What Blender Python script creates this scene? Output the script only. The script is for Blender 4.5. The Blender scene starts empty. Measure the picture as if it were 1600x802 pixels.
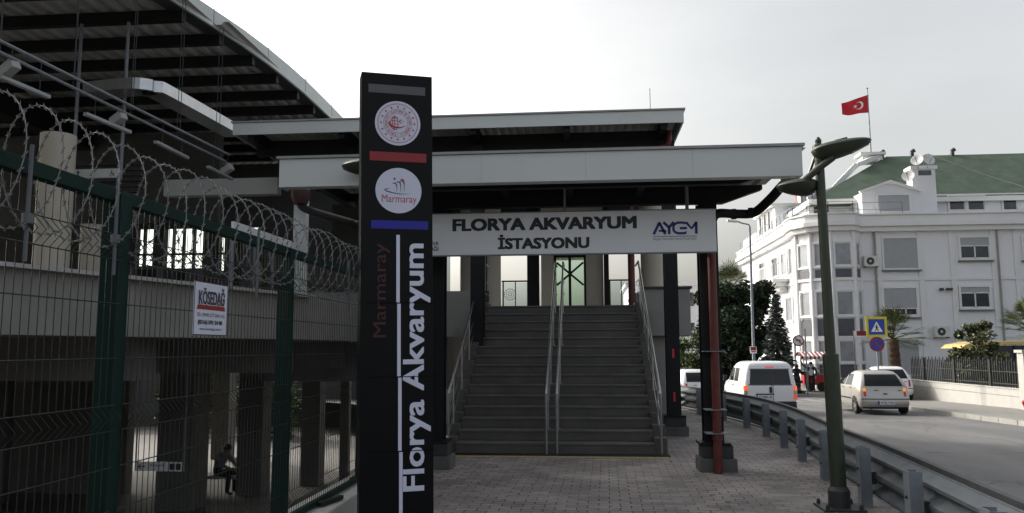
import bpy, bmesh, math, random
from mathutils import Vector, Matrix
R = math.radians
random.seed(7)
S = bpy.context.scene
COL = S.collection

# ------------------------------------------------------------------ camera
FPX = 1250.0; YAW = R(5.2); PIT = R(6.57); ROLL = R(0.2)
CAMP = Vector((0, 0, 1.6))
FWD = Vector((-math.sin(YAW)*math.cos(PIT), math.cos(YAW)*math.cos(PIT), math.sin(PIT)))
_r0 = Vector((math.cos(YAW), math.sin(YAW), 0)); _u0 = _r0.cross(FWD)
RT = _r0*math.cos(ROLL) - _u0*math.sin(ROLL); UP = RT.cross(FWD)
cd = bpy.data.cameras.new('camera'); cam = bpy.data.objects.new('camera', cd); COL.objects.link(cam)
cd.sensor_fit = 'HORIZONTAL'; cd.sensor_width = 36; cd.lens = 36*FPX/1600
cd.clip_start = 0.05; cd.clip_end = 3000
m = Matrix((RT, UP, -FWD)).transposed().to_4x4(); m.translation = CAMP
cam.matrix_world = m
S.camera = cam

# ------------------------------------------------------------------ sky, sun, exposure
SUN_AZ = R(-58)          # from +Y, negative = to the left
SUN_EL = R(30.5)
SUND = Vector((math.sin(SUN_AZ)*math.cos(SUN_EL), math.cos(SUN_AZ)*math.cos(SUN_EL), math.sin(SUN_EL)))
W = bpy.data.worlds.new('World'); S.world = W; W.use_nodes = True
nt = W.node_tree; nt.nodes.clear()
out = nt.nodes.new('ShaderNodeOutputWorld'); bg = nt.nodes.new('ShaderNodeBackground')
sky = nt.nodes.new('ShaderNodeTexSky'); sky.sky_type = 'NISHITA'; sky.sun_disc = False
sky.sun_elevation = SUN_EL; sky.sun_rotation = SUN_AZ
sky.air_density = 1.0; sky.dust_density = 7.0; sky.ozone_density = 1.0
hs = nt.nodes.new('ShaderNodeHueSaturation'); hs.inputs['Saturation'].default_value = 0.28
tc = nt.nodes.new('ShaderNodeTexCoord')
mp = nt.nodes.new('ShaderNodeMapping'); mp.inputs['Scale'].default_value = (1.0, 1.0, 3.2)
nz = nt.nodes.new('ShaderNodeTexNoise'); nz.inputs['Scale'].default_value = 1.7
nz.inputs['Detail'].default_value = 6; nz.inputs['Roughness'].default_value = 0.52
cr = nt.nodes.new('ShaderNodeValToRGB')
cr.color_ramp.elements[0].position = 0.30; cr.color_ramp.elements[0].color = (0.92, 0.92, 0.925, 1)
cr.color_ramp.elements[1].position = 0.68; cr.color_ramp.elements[1].color = (1.10, 1.095, 1.075, 1)
mul = nt.nodes.new('ShaderNodeMix'); mul.data_type = 'RGBA'; mul.blend_type = 'MULTIPLY'; mul.inputs[0].default_value = 1.0
nt.links.new(tc.outputs['Generated'], mp.inputs[0]); nt.links.new(mp.outputs[0], nz.inputs['Vector'])
nt.links.new(nz.outputs['Fac'], cr.inputs[0])
nt.links.new(sky.outputs[0], hs.inputs['Color'])
nt.links.new(hs.outputs[0], mul.inputs[6]); nt.links.new(cr.outputs[0], mul.inputs[7])
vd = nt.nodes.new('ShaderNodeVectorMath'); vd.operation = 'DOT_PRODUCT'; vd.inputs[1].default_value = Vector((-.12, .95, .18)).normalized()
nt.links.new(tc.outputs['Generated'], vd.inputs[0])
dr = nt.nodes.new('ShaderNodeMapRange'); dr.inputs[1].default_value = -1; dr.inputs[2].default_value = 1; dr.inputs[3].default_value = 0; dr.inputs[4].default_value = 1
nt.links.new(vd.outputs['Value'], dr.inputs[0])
veil = nt.nodes.new('ShaderNodeValToRGB'); ve = veil.color_ramp.elements      # bright thin veil of cloud ahead, sky behind camera brightened to fill camera-facing surfaces
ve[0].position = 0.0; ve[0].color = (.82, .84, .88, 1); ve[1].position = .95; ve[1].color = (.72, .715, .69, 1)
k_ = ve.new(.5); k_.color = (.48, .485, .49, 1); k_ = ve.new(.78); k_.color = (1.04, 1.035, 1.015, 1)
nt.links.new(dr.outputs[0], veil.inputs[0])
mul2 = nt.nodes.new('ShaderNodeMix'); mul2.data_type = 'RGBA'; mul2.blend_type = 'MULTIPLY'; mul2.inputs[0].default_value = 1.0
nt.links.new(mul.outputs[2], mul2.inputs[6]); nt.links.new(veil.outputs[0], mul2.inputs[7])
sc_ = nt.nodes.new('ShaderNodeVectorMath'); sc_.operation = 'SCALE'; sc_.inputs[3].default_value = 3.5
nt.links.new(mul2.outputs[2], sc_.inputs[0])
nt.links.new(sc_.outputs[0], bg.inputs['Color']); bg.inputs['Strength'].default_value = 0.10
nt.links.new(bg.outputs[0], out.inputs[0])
sl = bpy.data.lights.new('sun', 'SUN'); sl.energy = 2.0; sl.angle = R(1.5); sl.color = (1.0, 0.94, 0.85)
so = bpy.data.objects.new('sun', sl); COL.objects.link(so); so.rotation_euler = SUND.to_track_quat('Z', 'Y').to_euler()
so.location = (0, 0, 40)
S.view_settings.view_transform = 'Standard'; S.view_settings.look = 'None'
S.view_settings.exposure = 0.0; S.view_settings.gamma = 1.0; S.view_settings.use_curve_mapping = False

# ------------------------------------------------------------------ helpers
def at(px, py, X=None, Y=None, Z=None):
    """where the line of sight through a photo pixel meets a plane of the place"""
    d = FWD*FPX + RT*(px-800) + UP*(401-py)
    t = X/d.x if X is not None else (Y/d.y if Y is not None else (Z-1.6)/d.z)
    return CAMP + d*t
def hit(px, py, O, n):
    d = FWD*FPX + RT*(px-800) + UP*(401-py)
    return CAMP + d*((Vector(O)-CAMP).dot(n)/d.dot(n))
def lerp(a, b, t): return a+(b-a)*t

MATS = {}
def M(name, col, rough=0.6, metal=0.0, var=0.12, scale=3.0, bump=0.0, bscale=30.0, emit=0.0, spec=0.5, dirt=None, coat=0.0):
    mt = bpy.data.materials.new(name); mt.use_nodes = True; n = mt.node_tree; b = n.nodes['Principled BSDF']
    b.inputs['Roughness'].default_value = rough; b.inputs['Metallic'].default_value = metal
    b.inputs['Specular IOR Level'].default_value = spec
    b.inputs['Coat Weight'].default_value = coat
    t = n.nodes.new('ShaderNodeTexCoord'); z = n.nodes.new('ShaderNodeTexNoise')
    z.inputs['Scale'].default_value = scale; z.inputs['Detail'].default_value = 6; z.inputs['Roughness'].default_value = .6
    n.links.new(t.outputs['Object'], z.inputs['Vector'])
    c = n.nodes.new('ShaderNodeValToRGB'); e = c.color_ramp.elements
    e[0].position = .3; e[1].position = .7
    e[0].color = tuple(max(0, v*(1-var)) for v in col)+(1,); e[1].color = tuple(min(1, v*(1+var)) for v in col)+(1,)
    n.links.new(z.outputs['Fac'], c.inputs[0]); last = c.outputs[0]
    if dirt:
        z2 = n.nodes.new('ShaderNodeTexNoise'); z2.inputs['Scale'].default_value = dirt[1]; z2.inputs['Detail'].default_value = 8
        mpn = n.nodes.new('ShaderNodeMapping'); mpn.inputs['Scale'].default_value = dirt[3] if len(dirt) > 3 else (1, 1, 1)
        n.links.new(t.outputs['Object'], mpn.inputs[0]); n.links.new(mpn.outputs[0], z2.inputs['Vector'])
        c2 = n.nodes.new('ShaderNodeValToRGB'); c2.color_ramp.elements[0].position = .48; c2.color_ramp.elements[1].position = .75
        c2.color_ramp.elements[1].color = (dirt[2],)*3+(1,)
        mx = n.nodes.new('ShaderNodeMix'); mx.data_type = 'RGBA'
        n.links.new(c2.outputs[0], mx.inputs[0]); n.links.new(last, mx.inputs[6]); mx.inputs[7].default_value = tuple(dirt[0])+(1,)
        last = mx.outputs[2]
    n.links.new(last, b.inputs['Base Color'])
    if bump > 0:
        z3 = n.nodes.new('ShaderNodeTexNoise'); z3.inputs['Scale'].default_value = bscale; z3.inputs['Detail'].default_value = 5
        n.links.new(t.outputs['Object'], z3.inputs['Vector'])
        bp = n.nodes.new('ShaderNodeBump'); bp.inputs['Strength'].default_value = bump; bp.inputs['Distance'].default_value = .01
        n.links.new(z3.outputs['Fac'], bp.inputs['Height']); n.links.new(bp.outputs[0], b.inputs['Normal'])
    if emit:
        b.inputs['Emission Color'].default_value = tuple(col)+(1,); b.inputs['Emission Strength'].default_value = emit
    MATS[name] = mt
    return mt

def clear_glass(name, tint=(.85, .9, .9), gloss=.12):
    mt = bpy.data.materials.new(name); mt.use_nodes = True; n = mt.node_tree; n.nodes.clear()
    o = n.nodes.new('ShaderNodeOutputMaterial'); tr = n.nodes.new('ShaderNodeBsdfTransparent'); tr.inputs[0].default_value = tint+(1,)
    g = n.nodes.new('ShaderNodeBsdfGlossy'); g.inputs['Roughness'].default_value = .05; g.inputs[0].default_value = (.8, .8, .8, 1)
    mx = n.nodes.new('ShaderNodeMixShader'); fr = n.nodes.new('ShaderNodeFresnel'); fr.inputs[0].default_value = 1.45
    n.links.new(fr.outputs[0], mx.inputs[0]); n.links.new(tr.outputs[0], mx.inputs[1]); n.links.new(g.outputs[0], mx.inputs[2])
    n.links.new(mx.outputs[0], o.inputs[0]); MATS[name] = mt
    return mt

LEAF3 = {}
def leaf3(nm):
    if nm in LEAF3: return LEAF3[nm]
    c0 = LEAFC[nm]; out_ = [nm]
    for sfx, k, g in (('_young', 1.7, 1.12), ('_old', .6, .95)):
        M(nm+sfx, (c0[0]*k, min(1, c0[1]*k*g), c0[2]*k), .62, var=.3, scale=2, spec=.25); out_.append(nm+sfx)
    LEAF3[nm] = out_; return out_
LEAFC = {'leaf_dark': (.022,.034,.018), 'leaf_mid': (.065,.085,.03), 'leaf_olive': (.075,.08,.04), 'leaf_spruce': (.06,.072,.066), 'leaf_palm': (.09,.105,.045)}
WM = {}
def wmat(o): return WM.get(o.name, Matrix.Identity(4))
class MB:
    def __init__(s): s.v = []; s.f = []; s.mi = []; s.cur = 0
    def add(s, vs, fs):
        k = len(s.v); s.v += [Vector(p) for p in vs]
        for f in fs: s.f.append([k+i for i in f]); s.mi.append(s.cur)
        return s
    def box(s, x0, x1, y0, y1, z0, z1):
        if x0 > x1: x0, x1 = x1, x0
        if y0 > y1: y0, y1 = y1, y0
        if z0 > z1: z0, z1 = z1, z0
        return s.add([(x0,y0,z0),(x1,y0,z0),(x1,y1,z0),(x0,y1,z0),(x0,y0,z1),(x1,y0,z1),(x1,y1,z1),(x0,y1,z1)],
                     [(0,3,2,1),(4,5,6,7),(0,1,5,4),(1,2,6,5),(2,3,7,6),(3,0,4,7)])
    def beam(s, p0, p1, w, h, up=(0,0,1)):
        p0 = Vector(p0); p1 = Vector(p1); d = (p1-p0).normalized(); sd = d.cross(Vector(up)).normalized(); u = sd.cross(d)
        a = sd*w/2; b = u*h/2
        return s.add([p0-a-b,p0+a-b,p0+a+b,p0-a+b,p1-a-b,p1+a-b,p1+a+b,p1-a+b],
                     [(0,1,2,3),(4,7,6,5),(0,4,5,1),(1,5,6,2),(2,6,7,3),(3,7,4,0)])
    def tube(s, pts, r, n=8, cap=True):
        pts = [Vector(p) for p in pts]; rs = r if isinstance(r, (list, tuple)) else [r]*len(pts)
        k = len(pts); vs = []; fs = []; ref = None
        for i, p in enumerate(pts):
            d = (pts[min(i+1, k-1)]-pts[max(i-1, 0)])
            d = d.normalized() if d.length > 1e-9 else Vector((0,0,1))
            if ref is None: ref = Vector((0,0,1)) if abs(d.z) < .9 else Vector((1,0,0))
            a = ref-d*ref.dot(d)
            if a.length < 1e-4: a = Vector((1,0,0))-d*d.x
            a.normalize(); ref = a; b = d.cross(a)
            for j in range(n):
                t = 2*math.pi*j/n; vs.append(p+(a*math.cos(t)+b*math.sin(t))*rs[i])
        for i in range(k-1):
            for j in range(n):
                fs.append((i*n+j, i*n+(j+1)%n, (i+1)*n+(j+1)%n, (i+1)*n+j))
        if cap: fs.append(tuple(range(n-1, -1, -1))); fs.append(tuple((k-1)*n+j for j in range(n)))
        return s.add(vs, fs)
    def prism(s, poly, O, u, v, n, th):
        """polygon in (u,v) plane at O, thickness th along -n"""
        O = Vector(O); u = Vector(u); v = Vector(v); n = Vector(n); k = len(poly)
        a = [O+u*p[0]+v*p[1] for p in poly]; b = [p-n*th for p in a]
        fs = [tuple(range(k)), tuple(range(2*k-1, k-1, -1))]+[(i, i+k, (i+1)%k+k, (i+1)%k) for i in range(k)]
        return s.add(a+b, fs)
    def lathe(s, prof, O=(0,0,0), ax=(0,0,1), n=20):
        O = Vector(O); ax = Vector(ax).normalized(); a = Vector((1,0,0)) if abs(ax.x) < .9 else Vector((0,1,0))
        a = (a-ax*a.dot(ax)).normalized(); b = ax.cross(a); vs = []; fs = []
        for r, h in prof:
            for j in range(n):
                t = 2*math.pi*j/n; vs.append(O+ax*h+(a*math.cos(t)+b*math.sin(t))*max(r, 1e-4))
        k = len(prof)
        for i in range(k-1):
            for j in range(n): fs.append((i*n+j, i*n+(j+1)%n, (i+1)*n+(j+1)%n, (i+1)*n+j))
        fs.append(tuple(range(n-1, -1, -1))); fs.append(tuple((k-1)*n+j for j in range(n)))
        return s.add(vs, fs)
    def grid(s, fn, nu, nv, flip=False):
        vs = [fn(i/nu, j/nv) for j in range(nv+1) for i in range(nu+1)]; fs = []
        for j in range(nv):
            for i in range(nu):
                q = (j*(nu+1)+i, j*(nu+1)+i+1, (j+1)*(nu+1)+i+1, (j+1)*(nu+1)+i); fs.append(q[::-1] if flip else q)
        return s.add(vs, fs)
    def build(s, name, mat, parent=None, bevel=0.0, smooth=False, fixn=True, local=False):
        me = bpy.data.meshes.new(name)
        inv = Matrix.Identity(4)
        if parent is not None and not local: inv = wmat(parent).inverted()
        me.from_pydata([inv@p for p in s.v], [], s.f)
        mats = mat if isinstance(mat, (list, tuple)) else [mat]
        for q in mats: me.materials.append(MATS[q] if isinstance(q, str) else q)
        for p, i in zip(me.polygons, s.mi): p.material_index = i
        if bevel or fixn:
            b = bmesh.new(); b.from_mesh(me)
            if fixn: bmesh.ops.recalc_face_normals(b, faces=b.faces)
            if bevel:
                es = [e for e in b.edges if len(e.link_faces) == 2 and e.calc_face_angle(0) > R(35)]
                bmesh.ops.bevel(b, geom=es, offset=bevel, segments=2, affect='EDGES', profile=.6, clamp_overlap=True)
            b.to_mesh(me); b.free()
        if smooth: me.shade_smooth(); 
        if smooth:
            try: me.set_sharp_from_angle(angle=R(38))
            except Exception: pass
        o = bpy.data.objects.new(name, me); COL.objects.link(o)
        if parent is not None: o.parent = parent
        WM[o.name] = wmat(parent) if parent is not None else Matrix.Identity(4)
        return o
def tag(o, label=None, cat=None, group=None, kind=None):
    if label: o['label'] = label
    if cat: o['category'] = cat
    if group: o['group'] = group
    if kind: o['kind'] = kind
    return o
def thing(name, label, cat, loc=(0,0,0), rz=0.0, group=None):
    o = bpy.data.objects.new(name, None); COL.objects.link(o); o.empty_display_size = .2
    o.location = loc; o.rotation_euler = (0, 0, rz)
    WM[o.name] = Matrix.Translation(Vector(loc)) @ Matrix.Rotation(rz, 4, 'Z')
    return tag(o, label, cat, group)
def struct(o): o['kind'] = 'structure'; return o
def copy_tree(o, parent=None):
    c = o.copy(); COL.objects.link(c)
    if parent is not None: c.parent = parent
    for ch in list(o.children): copy_tree(ch, c)
    return c
def place(o, loc, rz=None):
    o.location = loc
    if rz is not None: o.rotation_euler = (0, 0, rz)

def text(body, mat, parent, O, u, v, w=None, h=None, bold=0.0, th=0.0015, name='lettering', align='c', spacing=1.0, shear=0.0):
    """flat lettering, in the plane (u,v) at O; w = total width, h = height of the glyph box"""
    c = bpy.data.curves.new('lettering', 'FONT'); c.body = body; c.space_character = spacing; c.shear = shear
    c.resolution_u = 3
    t = bpy.data.objects.new('tmp', c); COL.objects.link(t); bpy.context.view_layer.update()
    dg = bpy.context.evaluated_depsgraph_get(); me = bpy.data.meshes.new_from_object(t.evaluated_get(dg))
    bpy.data.objects.remove(t)
    xs = [p.co.x for p in me.vertices]; ys = [p.co.y for p in me.vertices]
    x0, x1, y0, y1 = min(xs), max(xs), min(ys), max(ys)
    sx = w/(x1-x0) if w else None; sy = h/(y1-y0) if h else None
    sx = sx or sy; sy = sy or sx
    ox = {'c': (x0+x1)/2, 'l': x0, 'r': x1}[align]; oy = (y0+y1)/2
    O = Vector(O); u = Vector(u).normalized(); v = Vector(v).normalized(); n = u.cross(v)
    b = MB(); sh_ = [(0, 0)] if not bold else [(i*bold, j*bold*.7) for i in (-1, -.5, 0, .5, 1) for j in (-1, 0, 1)]
    if bold: kx = (x1-x0)/(x1-x0+2*bold); ky = (y1-y0)/(y1-y0+1.4*bold); sx *= kx; sy *= ky
    for q, (da, dc) in enumerate(sh_):
        b.add([O+u*(p.co.x-ox+da)*sx+v*(p.co.y-oy+dc)*sy+n*(th+.00012*q) for p in me.vertices], [list(p.vertices) for p in me.polygons])
    bpy.data.meshes.remove(me)
    return b.build(name, mat, parent, fixn=False)

def disc(b, O, u, v, r, n=40, r0=0.0, th=0.002):
    O = Vector(O); u = Vector(u); v = Vector(v); nn = u.cross(v)*th
    if r0 <= 0:
        return b.add([O+nn+u*math.cos(2*math.pi*i/n)*r+v*math.sin(2*math.pi*i/n)*r for i in range(n)], [tuple(range(n))])
    vs = []; fs = []
    for i in range(n):
        t = 2*math.pi*i/n; d = u*math.cos(t)+v*math.sin(t); vs += [O+nn+d*r0, O+nn+d*r]
    for i in range(n): j = (i+1) % n; fs.append((2*i, 2*i+1, 2*j+1, 2*j))
    return b.add(vs, fs)
def star(b, O, u, v, r, rot=0.0, th=0.003, k=5):
    O = Vector(O); nn = u.cross(v)*th
    pts = [O+nn+(u*math.cos(rot+math.pi*i/k)+v*math.sin(rot+math.pi*i/k))*(r if i % 2 == 0 else r*.4) for i in range(2*k)]
    return b.add([O+nn]+pts, [(0, 1+i, 1+(i+1) % (2*k)) for i in range(2*k)])
def ribbon(b, pts, ws, O, u, v, th):
    """flat stroke through 2-D pts with half-widths ws"""
    O = Vector(O); nn = u.cross(v)*th; vs = []; k = len(pts)
    for i, p in enumerate(pts):
        a = pts[max(i-1, 0)]; c = pts[min(i+1, k-1)]; dx, dy = c[0]-a[0], c[1]-a[1]; l = math.hypot(dx, dy) or 1
        nx, ny = -dy/l*ws[i], dx/l*ws[i]
        vs += [O+nn+u*(p[0]+nx)+v*(p[1]+ny), O+nn+u*(p[0]-nx)+v*(p[1]-ny)]
    return b.add(vs, [(2*i, 2*i+1, 2*i+3, 2*i+2) for i in range(k-1)])

# ------------------------------------------------------------------ materials
M('black_steel', (.010, .0105, .011), .5, var=.25, scale=5, bump=.05, spec=.25)
M('dark_steel', (.035, .037, .038), .5, var=.2)
M('dark_ceiling', (.045, .045, .045), .8, var=.3)
M('fascia_grey', (.60, .63, .62), .42, .0, var=.04, scale=.8, dirt=((.33,.34,.33), 1.6, .35, (1,1,.3)))
M('fascia_edge', (.30, .31, .30), .5)
M('white_panel', (.80, .82, .84), .35, var=.03, scale=1, dirt=((.55,.56,.56), 2.2, .3, (.6,1,1.6)))
M('corrugated', (.50, .50, .48), .5, .15, var=.15, scale=2, dirt=((.15,.14,.12), 1.3, .6, (1,.3,1)))
M('galv', (.20, .225, .25), .58, .2, var=.14, scale=9, bump=.04, dirt=((.16,.165,.17), 2.5, .5))
M('galv_rail', (.125, .14, .152), .62, .1, var=.16, scale=7, bump=.04, spec=.3, dirt=((.09,.092,.09), 2.0, .6))
M('galv_shaded', (.05, .052, .055), .6, .1, var=.3, scale=8)  # darker galvanised tone, carries the painted shade of the guardrail lip
M('stainless', (.36, .365, .365), .32, .85, var=.06, scale=12)
M('corrugated_dark', (.40, .40, .385), .55, .1, var=.2, scale=1.5, dirt=((.16,.15,.13), 1.1, .7, (1,.3,1)))
M('duct_metal', (.55, .56, .56), .3, .85, var=.1, scale=6)
M('fence_green', (.005, .024, .018), .6, var=.15, scale=8, spec=.12)
M('wire_dark', (.010, .014, .013), .55, var=.1, spec=.3)
M('razor', (.20, .205, .205), .5, .35, var=.15)
M('lamp_green', (.032, .042, .024), .42, var=.18, scale=10, bump=.05)
M('lamp_lens', (.09, .09, .09), .15)
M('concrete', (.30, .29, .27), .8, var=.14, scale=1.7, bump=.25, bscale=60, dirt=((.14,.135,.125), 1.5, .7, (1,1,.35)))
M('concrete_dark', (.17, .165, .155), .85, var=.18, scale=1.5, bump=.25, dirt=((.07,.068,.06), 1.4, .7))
M('plinth_grey', (.11, .115, .105), .85, var=.2, scale=3, bump=.3, dirt=((.05,.05,.045), 3, .8))
M('plinth_dark', (.035, .036, .036), .7, var=.3, scale=4, bump=.2)
M('concrete_pale', (.46, .45, .43), .8, var=.1, scale=2, bump=.2, dirt=((.25,.24,.22), 1.3, .7))
M('beige_column', (.50, .46, .38), .7, var=.07, scale=1.2, bump=.1)
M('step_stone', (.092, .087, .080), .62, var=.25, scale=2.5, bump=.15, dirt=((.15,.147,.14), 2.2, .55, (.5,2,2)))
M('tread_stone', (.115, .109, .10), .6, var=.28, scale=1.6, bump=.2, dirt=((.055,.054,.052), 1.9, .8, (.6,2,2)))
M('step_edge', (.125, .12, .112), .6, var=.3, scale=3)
M('totem_black', (.004, .0043, .005), .42, var=.2, scale=2, spec=.16, dirt=((.008,.008,.009), 1.3, .5))
M('tape', (.065, .068, .072), .3, var=.15)
M('sign_white', (.62, .65, .78), .45, var=.03)
M('sign_red', (.27, .010, .014), .45, var=.08)
M('sign_blue', (.004, .005, .30), .45, var=.06)
M('letter_white', (.70, .73, .88), .45, var=.03)
M('letter_dark_red', (.055, .004, .005), .5)
M('seam_black', (.003,.003,.0035), .6, spec=.1)
M('letter_red', (.42, .015, .035), .5)
M('letter_black', (.012, .012, .016), .5)
M('letter_navy', (.02, .03, .13), .5)
M('letter_violet', (.025, .02, .19), .5)
M('letter_grey', (.16, .17, .22), .5)
M('pipe_red', (.12, .022, .016), .5, var=.2, scale=7)
M('pipe_black', (.015, .015, .016), .6, spec=.2)
M('mark_red', (.62, .03, .07), .5)
M('yellow_paver', (.30, .24, .12), .75, var=.2, scale=9)
M('grate', (.03, .03, .03), .5, .5)
M('kerb', (.24, .235, .215), .8, var=.15, scale=3, bump=.25, dirt=((.16,.15,.14), 1.8, .7))
M('sidewalk', (.185, .178, .165), .82, var=.14, scale=2.2, bump=.3, dirt=((.2,.19,.175), .9, .8))
M('facade', (.76, .77, .785), .7, var=.05, scale=.35, bump=.06, dirt=((.40,.385,.36), .8, .5, (1.2,1.2,.16)))
M('facade_trim', (.74, .74, .73), .65, var=.05, scale=.6, dirt=((.4,.39,.37), 1.2, .35))
M('win_glass', (.035, .04, .045), .06, spec=.6, var=.3, scale=1.2)
M('win_curtain', (.30, .32, .34), .12, var=.2, scale=1.5, dirt=((.13,.14,.155), 3.0, .9, (4,4,.25)))
M('shutter', (.38, .39, .40), .55, var=.05)
M('spandrel', (.075, .08, .095), .35, var=.15)
M('win_frame', (.72, .72, .72), .45)
M('roof_green', (.062, .095, .062), .78, var=.3, scale=1.3, bump=.3, bscale=8, dirt=((.05,.055,.045), .6, .7, (.3,1,1)))
M('wall_marble', (.36, .35, .325), .5, var=.08, scale=3, dirt=((.24,.23,.205), 1.4, .7))
M('iron_black', (.012, .014, .012), .45)
M('car_white', (.74, .75, .77), .22, coat=.5, var=.03, dirt=((.5,.49,.47), 1.5, .25))
M('car_silver', (.44, .42, .385), .32, .45, coat=.5, var=.04)
M('car_black', (.012, .012, .013), .6)
M('car_trim', (.05, .05, .052), .55)
M('car_glass', (.012, .014, .016), .06, spec=.35)
M('tyre', (.015, .015, .015), .85, bump=.2)
M('rim', (.38, .38, .38), .35, .8)
M('light_red', (.45, .012, .012), .15, coat=.6)
M('light_lit', (.9, .05, .02), .2, emit=.45)
M('light_top', (1.0, .13, .02), .2, emit=.55)
M('light_amber', (1.0, .30, .03), .3, emit=.6)
M('plate_white', (.62, .64, .68), .45)
M('plate_blue', (.02, .04, .30), .45)
M('yellow', (.58, .50, .015), .5)
M('road_blue', (.012, .05, .33), .45)
M('van_yellow', (.62, .45, .16), .35, coat=.4)
M('skin', (.40, .25, .18), .6)
M('hair', (.015, .012, .01), .7)
M('cloth_black', (.015, .015, .018), .85)
M('cloth_navy', (.03, .035, .06), .85)
M('cloth_white', (.62, .63, .66), .8)
M('cloth_grey', (.22, .22, .24), .85)
M('bark', (.10, .075, .05), .9, var=.3, scale=8, bump=.6)
M('palm_bark', (.095, .052, .032), .9, var=.35, scale=9, bump=.8)
M('leaf_dark', (.022, .034, .018), .65, var=.4, scale=1.2, spec=.2)
M('leaf_spruce', (.06, .072, .066), .7, var=.35, scale=2, spec=.2)
M('leaf_mid', (.065, .085, .03), .6, var=.4, scale=1.4, spec=.2)
M('leaf_palm', (.09, .105, .045), .55, var=.3, scale=1.5, spec=.2)
M('leaf_olive', (.075, .08, .04), .6, var=.35, scale=2, spec=.2)
M('dish', (.66, .66, .64), .5)
M('flag_red', (.55, .015, .025), .7, var=.06)
M('flag_white', (.8, .8, .8), .7)
M('cart_red', (.42, .02, .018), .5)
M('wood', (.20, .12, .07), .7)
M('ac_white', (.62, .61, .58), .5)
M('tube_white', (.30, .32, .33), .4)
M('flood_grey', (.34, .34, .33), .5)
M('laundry_dark', (.02, .02, .035), .9)
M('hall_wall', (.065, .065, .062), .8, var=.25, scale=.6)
clear_glass('glass_clear'); clear_glass('glass_green', (.74, .85, .77)); clear_glass('glass_frost', (.55, .6, .6))

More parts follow.
